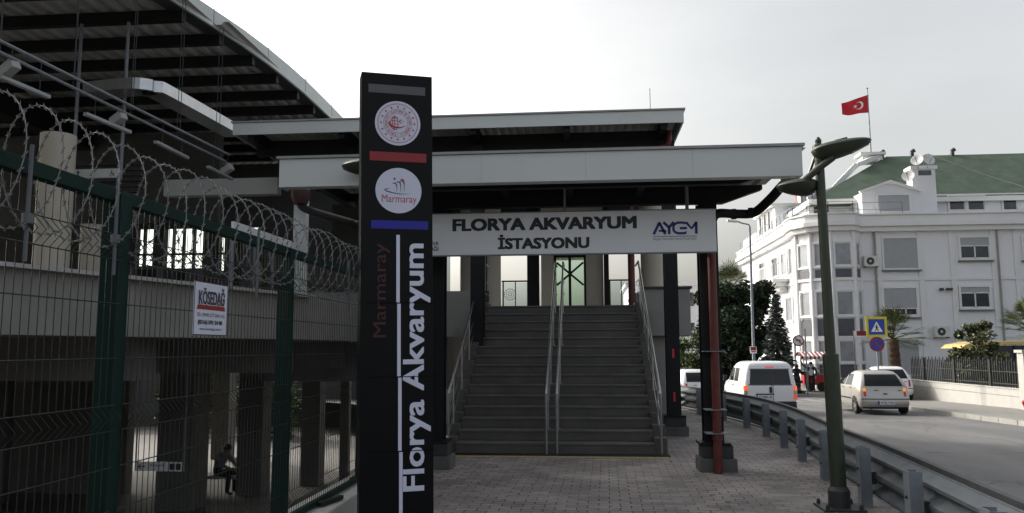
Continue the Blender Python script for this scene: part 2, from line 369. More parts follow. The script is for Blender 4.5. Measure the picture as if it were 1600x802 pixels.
def brick_pavement():
    mt = bpy.data.materials.new('paver'); mt.use_nodes = True; n = mt.node_tree; b = n.nodes['Principled BSDF']; L = n.links
    g = n.nodes.new('ShaderNodeNewGeometry'); mp = n.nodes.new('ShaderNodeMapping'); mp.inputs['Rotation'].default_value[2] = R(1.5)
    L.new(g.outputs['Position'], mp.inputs[0])
    # zig-zag edges of interlocking pavers
    sx = n.nodes.new('ShaderNodeSeparateXYZ'); L.new(mp.outputs[0], sx.inputs[0])
    pp = n.nodes.new('ShaderNodeMath'); pp.operation = 'PINGPONG'; pp.inputs[1].default_value = .055; L.new(sx.outputs[0], pp.inputs[0])
    ml = n.nodes.new('ShaderNodeMath'); ml.operation = 'MULTIPLY'; ml.inputs[1].default_value = .55; L.new(pp.outputs[0], ml.inputs[0])
    ad = n.nodes.new('ShaderNodeMath'); ad.operation = 'ADD'; L.new(sx.outputs[1], ad.inputs[0]); L.new(ml.outputs[0], ad.inputs[1])
    nz = n.nodes.new('ShaderNodeTexNoise'); nz.inputs['Scale'].default_value = 2.5; L.new(mp.outputs[0], nz.inputs['Vector'])
    nm = n.nodes.new('ShaderNodeMath'); nm.operation = 'MULTIPLY_ADD'; nm.inputs[1].default_value = .03; L.new(nz.outputs['Fac'], nm.inputs[0]); L.new(ad.outputs[0], nm.inputs[2])
    cx = n.nodes.new('ShaderNodeCombineXYZ'); L.new(sx.outputs[0], cx.inputs[0]); L.new(nm.outputs[0], cx.inputs[1])
    br = n.nodes.new('ShaderNodeTexBrick'); L.new(cx.outputs[0], br.inputs['Vector'])
    br.inputs['Scale'].default_value = 1.0; br.inputs['Brick Width'].default_value = .22; br.inputs['Row Height'].default_value = .125
    br.inputs['Mortar Size'].default_value = .0065; br.inputs['Mortar Smooth'].default_value = .25; br.inputs['Bias'].default_value = -.1
    br.inputs['Color1'].default_value = (.27, .254, .248, 1); br.inputs['Color2'].default_value = (.41, .375, .36, 1); br.inputs['Mortar'].default_value = (.06, .055, .05, 1)
    d = n.nodes.new('ShaderNodeTexNoise'); d.inputs['Scale'].default_value = .75; d.inputs['Detail'].default_value = 9; d.inputs['Roughness'].default_value = .68
    L.new(g.outputs['Position'], d.inputs['Vector'])
    c = n.nodes.new('ShaderNodeValToRGB'); c.color_ramp.elements[0].position = .36; c.color_ramp.elements[0].color = (.52, .50, .49, 1)
    c.color_ramp.elements[1].position = .7; c.color_ramp.elements[1].color = (1.15, 1.12, 1.08, 1); L.new(d.outputs['Fac'], c.inputs[0])
    mx = n.nodes.new('ShaderNodeMix'); mx.data_type = 'RGBA'; mx.blend_type = 'MULTIPLY'; mx.inputs[0].default_value = 1
    L.new(br.outputs['Color'], mx.inputs[6]); L.new(c.outputs[0], mx.inputs[7])
    # sand-filled joints hide part of the joint lines
    j = n.nodes.new('ShaderNodeTexNoise'); j.inputs['Scale'].default_value = 1.6; j.inputs['Detail'].default_value = 4; L.new(g.outputs['Position'], j.inputs['Vector'])
    jc = n.nodes.new('ShaderNodeValToRGB'); jc.color_ramp.elements[0].position = .34; jc.color_ramp.elements[1].position = .56; L.new(j.outputs['Fac'], jc.inputs[0])
    jf = n.nodes.new('ShaderNodeMath'); jf.operation = 'MULTIPLY'; L.new(br.outputs['Fac'], jf.inputs[0]); L.new(jc.outputs[0], jf.inputs[1])
    jm = n.nodes.new('ShaderNodeMix'); jm.data_type = 'RGBA'; L.new(jf.outputs[0], jm.inputs[0])
    pale = n.nodes.new('ShaderNodeMix'); pale.data_type = 'RGBA'; pale.blend_type = 'MULTIPLY'; pale.inputs[0].default_value = 1
    pale.inputs[6].default_value = (.26, .245, .235, 1); L.new(c.outputs[0], pale.inputs[7])
    fl = n.nodes.new('ShaderNodeMix'); fl.data_type = 'RGBA'; L.new(br.outputs['Fac'], fl.inputs[0]); L.new(mx.outputs[2], fl.inputs[6]); L.new(pale.outputs[2], fl.inputs[7])
    L.new(fl.outputs[2], jm.inputs[6]); jm.inputs[7].default_value = (.016, .015, .015, 1)
    L.new(jm.outputs[2], b.inputs['Base Color']); b.inputs['Roughness'].default_value = .75
    inv = n.nodes.new('ShaderNodeMath'); inv.operation = 'SUBTRACT'; inv.inputs[0].default_value = 1; L.new(jf.outputs[0], inv.inputs[1])
    fn = n.nodes.new('ShaderNodeTexNoise'); fn.inputs['Scale'].default_value = 90; L.new(g.outputs['Position'], fn.inputs['Vector'])
    s2 = n.nodes.new('ShaderNodeMath'); s2.operation = 'MULTIPLY_ADD'; s2.inputs[1].default_value = .25; L.new(fn.outputs['Fac'], s2.inputs[0]); L.new(inv.outputs[0], s2.inputs[2])
    bp = n.nodes.new('ShaderNodeBump'); bp.inputs['Strength'].default_value = .6; bp.inputs['Distance'].default_value = .008
    L.new(s2.outputs[0], bp.inputs['Height']); L.new(bp.outputs[0], b.inputs['Normal']); MATS['paver'] = mt
brick_pavement()
def asphalt():
    mt = bpy.data.materials.new('asphalt'); mt.use_nodes = True; n = mt.node_tree; b = n.nodes['Principled BSDF']; L = n.links
    g = n.nodes.new('ShaderNodeNewGeometry')
    a = n.nodes.new('ShaderNodeTexNoise'); a.inputs['Scale'].default_value = .45; a.inputs['Detail'].default_value = 9; a.inputs['Roughness'].default_value = .65
    mp = n.nodes.new('ShaderNodeMapping'); mp.inputs['Scale'].default_value = (1.6, .45, 1); mp.inputs['Rotation'].default_value[2] = R(-12)
    L.new(g.outputs['Position'], mp.inputs[0]); L.new(mp.outputs[0], a.inputs['Vector'])
    c = n.nodes.new('ShaderNodeValToRGB'); c.color_ramp.elements[0].position = .34; c.color_ramp.elements[0].color = (.092, .092, .095, 1)
    c.color_ramp.elements[1].position = .68; c.color_ramp.elements[1].color = (.158, .155, .152, 1); L.new(a.outputs['Fac'], c.inputs[0])
    f = n.nodes.new('ShaderNodeTexNoise'); f.inputs['Scale'].default_value = 70; f.inputs['Detail'].default_value = 3; L.new(g.outputs['Position'], f.inputs['Vector'])
    c2 = n.nodes.new('ShaderNodeValToRGB'); c2.color_ramp.elements[0].color = (.6, .6, .6, 1); c2.color_ramp.elements[1].color = (1.4, 1.4, 1.4, 1); L.new(f.outputs['Fac'], c2.inputs[0])
    mx = n.nodes.new('ShaderNodeMix'); mx.data_type = 'RGBA'; mx.blend_type = 'MULTIPLY'; mx.inputs[0].default_value = 1
    L.new(c.outputs[0], mx.inputs[6]); L.new(c2.outputs[0], mx.inputs[7])
    v = n.nodes.new('ShaderNodeTexVoronoi'); v.feature = 'DISTANCE_TO_EDGE'; v.inputs['Scale'].default_value = .22
    wn = n.nodes.new('ShaderNodeTexNoise'); wn.inputs['Scale'].default_value = .9; wn.inputs['Detail'].default_value = 6; L.new(g.outputs['Position'], wn.inputs['Vector'])
    wa = n.nodes.new('ShaderNodeMix'); wa.data_type = 'RGBA'; wa.blend_type = 'ADD'; wa.inputs[0].default_value = 2.2
    L.new(g.outputs['Position'], wa.inputs[6]); L.new(wn.outputs['Color'], wa.inputs[7]); L.new(wa.outputs[2], v.inputs['Vector'])
    c3 = n.nodes.new('ShaderNodeValToRGB'); c3.color_ramp.elements[0].color = (.45, .45, .45, 1); c3.color_ramp.elements[1].color = (1, 1, 1, 1); c3.color_ramp.elements[1].position = .006
    L.new(v.outputs['Distance'], c3.inputs[0])
    m2 = n.nodes.new('ShaderNodeMix'); m2.data_type = 'RGBA'; m2.blend_type = 'MULTIPLY'; m2.inputs[0].default_value = 1
    L.new(mx.outputs[2], m2.inputs[6]); L.new(c3.outputs[0], m2.inputs[7])
    L.new(m2.outputs[2], b.inputs['Base Color']); b.inputs['Roughness'].default_value = .72
    bp = n.nodes.new('ShaderNodeBump'); bp.inputs['Strength'].default_value = .5; bp.inputs['Distance'].default_value = .01
    L.new(f.outputs['Fac'], bp.inputs['Height']); L.new(bp.outputs[0], b.inputs['Normal']); MATS['asphalt'] = mt
asphalt()
M('road_paint', (.22, .22, .215), .7, var=.35, scale=5, dirt=((.10,.10,.10), 2.0, 1.0))
M('lower_paving', (.11, .104, .094), .8, var=.12, scale=1.2, bump=.2, dirt=((.18,.165,.14), .8, .6))
M('far_ground', (.16, .15, .14), .85, var=.2, scale=.2)

# ================================================================== SETTING
def spline(pts, n):
    o = []
    k = len(pts)
    for i in range(k-1):
        p0, p1, p2, p3 = [Vector(pts[min(max(j, 0), k-1)]) for j in (i-1, i, i+1, i+2)]
        for s in range(n):
            t = s/n
            o.append(.5*((2*p1)+(p2-p0)*t+(2*p0-5*p1+4*p2-p3)*t*t+(3*p1-p0-3*p2+p3)*t**3))
    o.append(Vector(pts[-1])); return o
RAIL = [(1.95,-2,0),(2.25,2,0),(2.5,5.5,0),(2.77,8.68,0),(2.85,10.3,0),(2.99,12,0),(3.15,13.9,0),(3.2,15.4,0),(3.16,16.9,0),(2.98,18.3,0),(2.75,19.6,0),(2.5,20.8,0),(2.15,22.3,0),(1.6,24.3,0),(.8,26.6,0)]
RP = spline(RAIL, 8)
def road_z(y):
    if y < 4: return -.1
    if y < 28: return -.1-.5*(y-4)/24
    if y < 52: return -.6-.45*(y-28)/24
    return -1.05
# the ground: one sheet to the horizon, cut low under the station
MB().box(-700, 700, -200, 1400, -2.3, -2.1).build('ground', 'lower_paving').__setitem__('kind', 'structure')
b = MB()
b.add([(-3.6,60,-1.12),(900,60,-1.12),(900,1400,-1.12),(-3.6,1400,-1.12),(-3.6,60,-2.2),(-3.6,1400,-2.2)], [(0,1,2,3),(0,3,5,4)])
struct(b.build('terrain', 'far_ground'))
# pavement in front of the stairs: a solid platform, edge follows the guardrail
b = MB(); top = []; 
edge = [(p.x+.33, p.y) for p in RP]
poly = [(-2.6, -8)]+[(1.9,-8)]+edge+[(-.5, 26.6), (-2.6, 26.6)]
k = len(poly)
b.add([(x, y, 0) for x, y in poly]+[(x, y, -2.1) for x, y in poly], [tuple(range(k))]+[(i, i+k, (i+1) % k+k, (i+1) % k) for i in range(k)])
struct(b.build('pavement', 'paver'))
# kerb along the pavement edge
b = MB()
for i in range(len(edge)-1):
    a, c = edge[i], edge[i+1]
    b.beam((a[0]+.06, a[1], -.10), (c[0]+.06, c[1], -.10), .13, .24)
struct(b.build('kerb', 'kerb'))
# road
def kerb_x(y): return 11.5 if y > 10 else 11.5
b = MB(); ys = [-8+2*i for i in range(35)]
def road_l(y):
    return 2.2 if y < 22 else max(-40, 2.2-(y-22)*1.05)
vs = []; fs = []
for y in ys: vs += [(road_l(y), y, road_z(y)), (14.0 if y < 45 else 60, y, road_z(y))]
fs = [(2*i, 2*i+1, 2*i+3, 2*i+2) for i in range(len(ys)-1)]
b.add(vs, fs); struct(b.build('road', 'asphalt'))
# far pavement of the cross street (in front of the apartment block), and the terrain edge behind it
b = MB(); b.box(8.2, 60, 49.2, 61, -1.6, -.92); struct(b.build('far_sidewalk', 'sidewalk', bevel=.02))
# right pavement with kerb stones
def sw_z(y): return road_z(y)+.13
b = MB(); ys2 = [-8+3*i for i in range(16)]
vs = []
for y in ys2: vs += [(11.75, y, sw_z(y)), (30, y, sw_z(y)+.1)]
b.add(vs, [(2*i, 2*i+1, 2*i+3, 2*i+2) for i in range(len(ys2)-1)])
b.add([(11.75,37,sw_z(37)),(30,37,sw_z(37)+.1),(30,37,-1.4),(11.75,37,-1.4)], [(0,1,2,3)])
struct(b.build('sidewalk', 'sidewalk'))
b = MB(); y = -8
while y < 36.8:
    y1 = min(y+.98, 36.9); g = random.uniform(-.006, .006)
    b.add([(11.5+g,y,road_z(y)-.1),(11.76,y,road_z(y)-.1),(11.76,y,sw_z(y)+.006),(11.52+g,y,sw_z(y)+.006),
           (11.5+g,y1,road_z(y1)-.1),(11.76,y1,road_z(y1)-.1),(11.76,y1,sw_z(y1)+.006),(11.52+g,y1,sw_z(y1)+.006)],
          [(0,1,2,3),(4,7,6,5),(0,4,5,1),(1,5,6,2),(2,6,7,3),(3,7,4,0)]); y += 1.0
struct(b.build('kerb', 'kerb', bevel=.012))
# painted markings: broken lane line, give-way bars and crossing by the cross street
b = MB()
def paint(x0, y0, x1, y1, w, z=.004):
    a = Vector((x0, y0, 0)); c = Vector((x1, y1, 0)); d = (c-a).normalized(); s = Vector((d.y, -d.x, 0))*w/2
    n = max(1, int((c-a).length/1.0))
    for i in range(n):
        p = a.lerp(c, i/n); q = a.lerp(c, (i+1)/n)
        b.add([(v.x, v.y, road_z(v.y)+z) for v in (p-s, p+s, q+s, q-s)], [(0,1,2,3)])
paint(8.3, 9.0, 8.9, 12.5, .1)
for i in range(8): paint(5.6+.95*i, 36.5, 5.4+.95*i, 39.5, .5)
paint(4.6, 34.6, 11.3, 34.9, .3); paint(7.2, 24.5, 10.6, 24.7, .16); paint(5.2, 8.2, 9.5, 9.3, .14)
struct(b.build('road_marking', 'road_paint'))

# ================================================================== STATION
# ---- staircase
ST_Y0, TR, RI, NS = 12.5, .286, .165, 15
t = thing('staircase', 'wide grey stone staircase rising to the station landing', 'staircase', (-.5, 12.5, 0))
b = MB(); e = MB()
for i in range(NS):
    y0 = ST_Y0+i*TR; z1 = (i+1)*RI
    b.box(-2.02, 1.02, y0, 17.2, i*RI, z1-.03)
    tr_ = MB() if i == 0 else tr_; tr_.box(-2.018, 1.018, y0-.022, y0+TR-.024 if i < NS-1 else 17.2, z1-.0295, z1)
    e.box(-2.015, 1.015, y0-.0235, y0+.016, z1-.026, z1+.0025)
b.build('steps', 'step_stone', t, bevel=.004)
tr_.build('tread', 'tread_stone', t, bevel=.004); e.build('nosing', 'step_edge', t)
for sx, x0, x1 in ((-1, -2.24, -2.02), (1, 1.02, 1.22)):
    s = MB()
    for i in range(NS):
        y0 = ST_Y0+.05+i*TR; s.box(x0, x1, y0, y0+TR+.002 if i < NS-1 else 17.2, 0, (i+1)*RI+.075)
    s.build('stringer', 'step_stone', t, bevel=.006)
z_at = lambda y: max(0, (y-ST_Y0)/TR*RI)
def handrail(x, y0, posts, off=.0):
    f = MB()
    top = [(x, y0-.05, .05), (x, y0-.05, .90), (x, y0+.05, .97)]
    yE = ST_Y0+NS*TR
    top += [(x, yE, NS*RI+.93), (x, yE+.9, NS*RI+.93)]
    f.tube(top[1:], .021, 10); f.tube([(x, y0-.05, 0), (x, y0-.05, .91)], .021, 10)
    f.tube([(x, y0+.05, .58), (x, yE, NS*RI+.55), (x, yE+.85, NS*RI+.55)], .009, 8)
    f.tube([(x, y0+.05, .33), (x, yE, NS*RI+.30), (x, yE+.85, NS*RI+.30)], .009, 8)
    o = f.build('handrail', 'stainless', t, smooth=True)
    for k in posts:
        yy = ST_Y0+k*TR+.14; g = MB(); zb = (k+1)*RI
        g.tube([(x, yy, zb), (x, yy, z_at(yy)+.96)], .017, 8); g.lathe([(.05, 0), (.05, .012), (.022, .02)], (x, yy, zb), n=12)
        g.build('baluster', 'stainless', o, smooth=True)
handrail(-2.13, 12.5, (1, 4, 7, 10, 13)); handrail(1.12, 12.5, (1, 4, 7, 10, 13))
handrail(-.61, 12.42, (1, 5, 9, 13)); handrail(-.45, 12.42, (1, 5, 9, 13))
# drain and yellow paver strip at the foot
b = MB()
for i in range(110): b.box(-2.25+i*.0315, -2.25+i*.0315+.014, 12.26, 12.4, -.02, .012)
b.box(-2.27, 1.23, 12.24, 12.262, -.02, .014); b.box(-2.27, 1.23, 12.398, 12.42, -.02, .014)
tag(b.build('drain_grate', 'grate'), 'long black slotted drain grate across the foot of the stairs', 'drain grate')
b = MB()
for i in range(17): b.box(-2.2+i*.2, -2.2+i*.2+.195, 12.02, 12.215, -.03, .006)
struct(b.build('pavement', 'yellow_paver', bevel=.003))
# ---- landing
t = thing('station_landing', 'grey concrete landing deck with solid parapets at the stair top', 'landing', (-.5, 18, 0))
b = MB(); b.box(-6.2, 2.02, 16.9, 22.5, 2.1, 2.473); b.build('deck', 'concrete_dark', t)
b = MB(); b.box(1.23, 2.13, 16.5, 16.68, 1.85, 2.80); b.box(2.0, 2.13, 16.68, 22.5, 1.85, 2.80); b.build('parapet', 'concrete', t, bevel=.01)
b = MB(); b.box(1.19, 2.17, 16.46, 16.72, 2.803, 2.85); b.build('coping', 'dark_steel', t, bevel=.005)
b = MB(); b.box(-6.2, -2.26, 16.5, 16.68, 1.85, 2.80); b.build('parapet', 'concrete', t, bevel=.01)
for q in ((1.25, 1.62, 16.72, 17.1, -.02, 1.85), (-3.9, -3.0, 17.4, 22, -2.1, 2.1), (-2.4, -2.26, 13.5, 17.2, -.02, .9)): MB().box(*q).build('pier', 'concrete', t, bevel=.01)
b = MB(); b.box(1.25, 1.6, 17.1, 22, -.02, 2.1); b.build('side_wall', 'concrete', t)
# ---- low concrete block left of the stairs
tag(MB().box(-2.55, -2.27, 10.9, 12.55, -.02, .5).build('concrete_block', 'concrete_pale', bevel=.015), 'low pale concrete upstand at the left foot of the stairs', 'concrete block')
# ---- round columns and lift on the landing
def round_col(x, y, z0, z1, r, label, name='round_column', mat='beige_column'):
    o = thing(name, label, 'column', (x, y, z0), 0, 'round beige columns of the station')
    b = MB(); b.lathe([(r, 0), (r, z1-z0)], (x, y, z0), n=32); b.build('shaft', mat, o, smooth=True)
    b = MB(); b.lathe([(r+.05, 0), (r+.05, .06), (r+.004, .065), (r+.004, .07)], (x, y, z0), n=32); b.build('base_ring', 'dark_steel', o, smooth=True)
    return o
round_col(-2.86, 20.4, 2.475, 5.45, .34, 'round beige column behind the left black steel post on the landing')
c2 = round_col(-2.3, 19.4, 2.475, 5.45, .26, 'round beige column with an intercom box beside the glass railing')
round_col(1.72, 20.4, 2.475, 5.45, .30, 'round beige column at the right end of the landing above the parapet')
b = MB(); b.box(-2.42, -2.30, 19.07, 19.15, 2.72, 2.98); b.tube([(-2.36, 19.11, 2.98), (-2.36, 19.13, 4.6)], .018, 6)
tag(b.build('intercom', 'dark_steel', bevel=.008), 'small dark intercom box with conduit on a round column', 'intercom')
t = thing('elevator_shaft', 'beige lift shaft with green glass door and dark cross braces', 'elevator', (-.35, 21, 2.475))
b = MB(); b.box(-1.14, -.80, 20.95, 22.4, 2.475, 5.4); b.box(-.02+.06, .49, 20.95, 22.4, 2.475, 5.4); b.box(-.80, .04, 20.95, 22.4, 4.06, 5.4); b.build('wall', 'beige_column', t)
b = MB(); b.box(-.80, -.74, 20.93, 21.03, 2.475, 4.06); b.box(-.02, .04, 20.93, 21.03, 2.475, 4.06); b.box(-.42, -.35, 20.93, 21.03, 2.475, 4.0); b.box(-.80, .04, 20.93, 21.03, 3.98, 4.06)
b.build('door_frame', 'black_steel', t)
b = MB(); b.beam((-.73, 21.0, 3.85), (-.03, 21.0, 3.25), .05, .05); b.beam((-.73, 21.02, 3.25), (-.03, 21.02, 3.85), .05, .05); b.build('cross_brace', 'black_steel', t)
b = MB(); b.box(-.74, -.42, 21.05, 21.06, 2.475, 3.98); b.box(-.35, -.02, 21.05, 21.06, 2.475, 3.98); b.build('door_glass', 'glass_green', t)
def glass_rail(x0, x1, label):
    o = thing('glass_railing', label, 'railing', ((x0+x1)/2, 21.6, 2.475))
    f = MB(); f.tube([(x0, 21.6, 3.42), (x1, 21.6, 3.42)], .022, 8); f.tube([(x1-.04, 21.6, 2.5), (x1-.04, 21.6, 3.42)], .02, 8); f.tube([(x0+.04, 21.6, 2.5), (x0+.04, 21.6, 3.42)], .02, 8)
    f.tube([((x0+x1)/2, 21.6, 2.5), ((x0+x1)/2, 21.6, 3.42)], .014, 8)
    f.build('rail', 'dark_steel', o, smooth=True)
    MB().box(x0, x1-.06, 21.59, 21.60, 2.62, 3.38).build('pane', 'glass_clear', o)
    MB().box(x0, x1, 21.56, 21.64, 2.475, 2.62).build('kickplate', 'dark_steel', o)
    return o
g1 = glass_rail(-2.25, -1.50, 'glass railing with a round dotted emblem left of the lift')
b = MB(); cx, cz = -2.02, 3.06
for i in range(16):
    a = 2*math.pi*i/16; disc(b, (cx+.15*math.cos(a), 21.585, cz+.15*math.sin(a)), Vector((1,0,0)), Vector((0,0,1)), .018, 8)
disc(b, (cx, 21.585, cz), Vector((1,0,0)), Vector((0,0,1)), .10, 24, .088); disc(b, (cx, 21.585, cz), Vector((1,0,0)), Vector((0,0,1)), .05, 18, .035)
b.build('emblem', 'letter_grey', g1)
glass_rail(.63, 1.32, 'plain glass railing right of the lift beside the red pipe')
def steel_post(x0, x1, y, z0, z1, label):
    o = MB().box(x0, x1, y, y+.18, z0, z1).build('steel_post', 'black_steel', bevel=.006)
    return tag(o, label, 'post')
steel_post(-1.52, -1.2, 21.1, 2.475, 5.4, 'black steel post between glass railing and lift shaft'); steel_post(.50, .63, 20.8, 2.475, 5.4, 'narrow black steel post right of the lift shaft')
b = MB(); b.tube([(1.16, 20.0, 2.475), (1.16, 20.0, 5.5)], .085, 14)
o = tag(b.build('drain_pipe', 'pipe_red', smooth=True), 'dark red drainpipe standing on the landing by the right railing', 'pipe')
for z in (2.6, 2.75): MB().lathe([(.1, 0), (.1, .05)], (1.16, 20.0, z), n=14).build('collar', 'pipe_red', o, smooth=True)
b = MB(); b.box(-4.1, -3.4, 20.0, 20.03, 2.475, 5.3); tag(b.build('glass_screen', 'glass_frost'), 'pale glass wind screen at the left end of the landing', 'glass screen')

# ---- corrugated sheet helper
def corrugated(b, x0, x1, y0, y1, z, zf=None, per=.2, amp=.04, ny=1):
    xs = []; x = x0; zz = []
    while x < x1:
        for dx, h in ((0, 0), (.35, 0), (.5, 1), (.85, 1)):
            xs.append(x+dx*per); zz.append(h*amp)
        x += per
    k = len(xs)
    for j in range(ny):
        ya = lerp(y0, y1, j/ny); yb = lerp(y0, y1, (j+1)/ny)
        za = z if zf is None else zf(ya); zb = z if zf is None else zf(yb)
        b.add([(xs[i], ya, za+zz[i]) for i in range(k)]+[(xs[i], yb, zb+zz[i]) for i in range(k)], [(i, i+1, k+i+1, k+i) for i in range(k-1)])
# ---- entrance canopy (lower)
CY0, CY1 = 9.2, 11.35
t = thing('entrance_canopy', 'pale grey entrance canopy on black steel columns above the stairs', 'canopy', (-.6, 11, 0))
b = MB(); b.box(-3.66, 2.49, CY0, CY0+.03, 3.545, 3.885); b.box(-3.66, -3.63, CY0+.03, CY0+.25, 3.545, 3.885); b.box(2.46, 2.49, CY0+.03, CY0+.9, 3.545, 3.885)
b.build('fascia', 'fascia_grey', t)
b = MB()
for x in (-2.43, -1.2, .03, 1.26): b.box(x-.0014, x+.0014, CY0-.0012, CY0+.002, 3.55, 3.88)
b.build('fascia_seam', 'fascia_edge', t)
b = MB(); b.box(-3.69, 2.52, CY0-.03, CY1, 3.89, 3.92); b.build('roof_edge', 'fascia_edge', t)
b = MB(); b.box(-3.62, 2.45, CY0+.035, CY0+.16, 3.545, 3.57); b.build('soffit_strip', 'fascia_grey', t)
b = MB(); corrugated(b, -3.62, 2.44, CY0+.04, CY1, 3.84); b.build('roof_sheet', 'corrugated', t)
b = MB()
poly = [(-3.5, 3.72), (-2.2, 3.56), (1.9, 3.56), (2.42, 3.74), (2.42, 3.80), (-3.5, 3.80)]
b.prism(poly, (0, 10.95, 0), (1,0,0), (0,0,1), (0,-1,0), .14)
b.prism([(p[0], p[1]+.02) for p in poly], (0, 9.75, 0), (1,0,0), (0,0,1), (0,-1,0), .1)
for x in (-3.4, -1.05, -.2, .75): b.box(x-.05, x+.05, CY0+.17, CY1, 3.66, 3.83)
b.build('beam', 'black_steel', t)
def h_column(x, y, z1, par, base_h=.36, name='column', w=.25, po=0.0):
    c = MB(); d = .24
    c.box(x-w/2, x+w/2, y-d/2, y-d/2+.016, base_h, z1); c.box(x-w/2, x+w/2, y+d/2-.016, y+d/2, base_h, z1); c.box(x-.008, x+.008, y-d/2+.016, y+d/2-.016, base_h, z1)
    c.box(x-.2, x+.2, y-.2, y+.2, base_h-.02, base_h+.012)
    o = c.build(name, 'black_steel', par)
    x += po; p = MB(); p.box(x-.24, x+.24, y-.22, y+.22, -.02, .17); q_ = p.build('plinth', 'plinth_grey', o, bevel=.012); p = MB(); p.box(x-.2, x+.2, y-.18, y+.18, .17, base_h-.02); p.build('plinth_cap', 'plinth_dark', q_, bevel=.012)
    return o
h_column(1.665, 11.0, 3.56, t, po=.03)
h_column(-2.06, 11.0, 3.56, t)
# ---- red drain pipe on right column, black pipe to the canopy gutter
b = MB(); b.tube([(1.675, 10.70, .0), (1.675, 10.70, 3.2)], .055, 14)
o = tag(b.build('drain_pipe', 'pipe_red', smooth=True), 'dark red drainpipe running down beside the right canopy column', 'pipe')
for z in (.42, .72): MB().lathe([(.068, 0), (.068, .07)], (1.675, 10.70, z), n=14).build('collar', 'pipe_red', o, smooth=True)
for z in (.5, .8, 1.55): MB().box(1.53, 1.80, 10.63, 10.88, z, z+.012).build('bracket', 'galv', o)
b = MB(); b.tube(spline([(1.675, 10.70, 3.2), (1.76, 10.72, 3.37), (2.05, 10.86, 3.39), (2.27, 10.84, 3.40), (2.42, 10.6, 3.52), (2.56, 10.4, 3.68), (2.68, 10.3, 3.78), (2.62, 10.25, 3.86)], 6), .062, 14)
o = tag(b.build('gutter_pipe', 'pipe_black', smooth=True), 'bent black gutter pipe from the right column up to the canopy end', 'pipe')
b = MB(); 
for p, q in (((1.98,10.86,3.388),(2.04,10.86,3.39)), ((2.20,10.85,3.398),(2.26,10.84,3.40))): MB().tube([p, q], .072, 14).build('collar', 'pipe_black', o, smooth=True)
b = MB(); pass
for px_, r_, lb in ((882, .015, 'thin grey hanger rod above the middle of the station name board'), (1073, .022, 'thick grey hanger rod above the right end of the station name board')):
    p = at(px_, 310, Y=10.25); b = MB(); b.tube([(p.x, 10.25, 3.2), (p.x, 10.25, 3.84)], r_, 8); tag(b.build('sign_hanger', 'galv', smooth=True), lb, 'hanger')
# ---- upper canopy
UY0, UY1 = 14.5, 21.6
t = thing('upper_canopy', 'grey flat canopy with corrugated underside above the landing', 'canopy', (-2.4, 16, 0))
b = MB(); b.box(-6.72, 1.85, UY0, UY0+.03, 5.71, 5.94); b.box(1.82, 1.85, UY0+.03, UY1, 5.71, 5.94); b.box(-6.72, -6.69, UY0+.03, UY1, 5.71, 5.94); b.build('fascia', 'fascia_grey', t)
b = MB(); b.box(-6.75, 1.88, UY0-.03, UY1, 5.945, 5.975); b.build('roof_edge', 'fascia_edge', t)
b = MB(); corrugated(b, -6.68, 1.8, UY0+.04, UY1, 5.86, per=.16); b.build('roof_sheet', 'corrugated', t)
b = MB()
for y in (15.35, 17.0, 19.0, 21.2): b.box(-6.6, 1.7, y, y+.14, 5.50, 5.80)
for x in (-6.4, -4.6, -2.06, -.3, 1.5): b.box(x-.06, x+.06, UY0+.1, UY1-.05, 5.62, 5.85)
b.box(-6.6, 1.7, 16.2, 16.24, 5.66, 5.7); b.build('beam', 'black_steel', t)
h_column(at(1052, 600, Y=15.3).x, 15.3, 5.55, t); h_column(-2.06, 15.3, 5.55, t)
b = MB(); b.box(-6.0, 1.6, 21.3, 21.5, 4.98, 5.5); b.build('edge_girder', 'dark_steel', t)
b = MB(); b.tube(spline([(1.64, 15.1, 5.72), (1.63, 15.1, 5.5), (1.52, 15.15, 5.42), (1.0, 15.2, 5.32), (.4, 15.2, 5.3)], 5), .05, 12)
tag(b.build('drain_pipe', 'pipe_red', smooth=True), 'dark red drainpipe bending under the right end of the upper canopy', 'pipe')
for z, lb in ((1.42, 'upper bright red paint dab on the rear right canopy column'), (.62, 'lower bright red paint dab on the rear right canopy column')): tag(MB().box(1.60, 1.64, 15.168, 15.1785, z, z+.17).build('paint_mark', 'mark_red'), lb, 'paint mark')
b = MB(); b.tube([(1.28, UY0+.4, 5.97), (1.28, UY0+.4, 6.5)], .008, 6); tag(b.build('lightning_rod', 'galv'), 'thin lightning rod standing on the upper canopy roof', 'rod')
# projectors and cable tray beneath the upper canopy
for i, x in enumerate((-.93, -.50)):
    p = Vector((x*1.42, 16.6, 5.1))
    o = thing('projector', ('left boxy floodlight hanging above the station name board', 'right boxy floodlight hanging above the station name board')[i], 'floodlight', p)
    b = MB(); b.box(p.x-.17, p.x+.17, p.y-.12, p.y+.1, p.z-.42, p.z-.06); b.build('housing', 'dark_steel', o, bevel=.02)
    b = MB(); b.tube([(p.x-.2, p.y, p.z-.22), (p.x-.2, p.y, p.z), (p.x+.2, p.y, p.z), (p.x+.2, p.y, p.z-.22)], .018, 6); b.tube([(p.x, p.y, p.z), (p.x, p.y, 5.6)], .02, 6); b.build('bracket', 'dark_steel', o)
b = MB()
for i in range(14):
    x = -5+.52*i; b.tube(spline([(x, 17.6, 5.25), (x+.26, 17.6, 5.12+.05*math.sin(i)), (x+.52, 17.6, 5.25)], 3), .02, 5)
b.box(-5.4, 1.4, 17.4, 17.8, 5.27, 5.30)
tag(b.build('cable_tray', 'dark_steel'), 'dark cable tray with sagging cables beneath the upper canopy', 'cable tray')

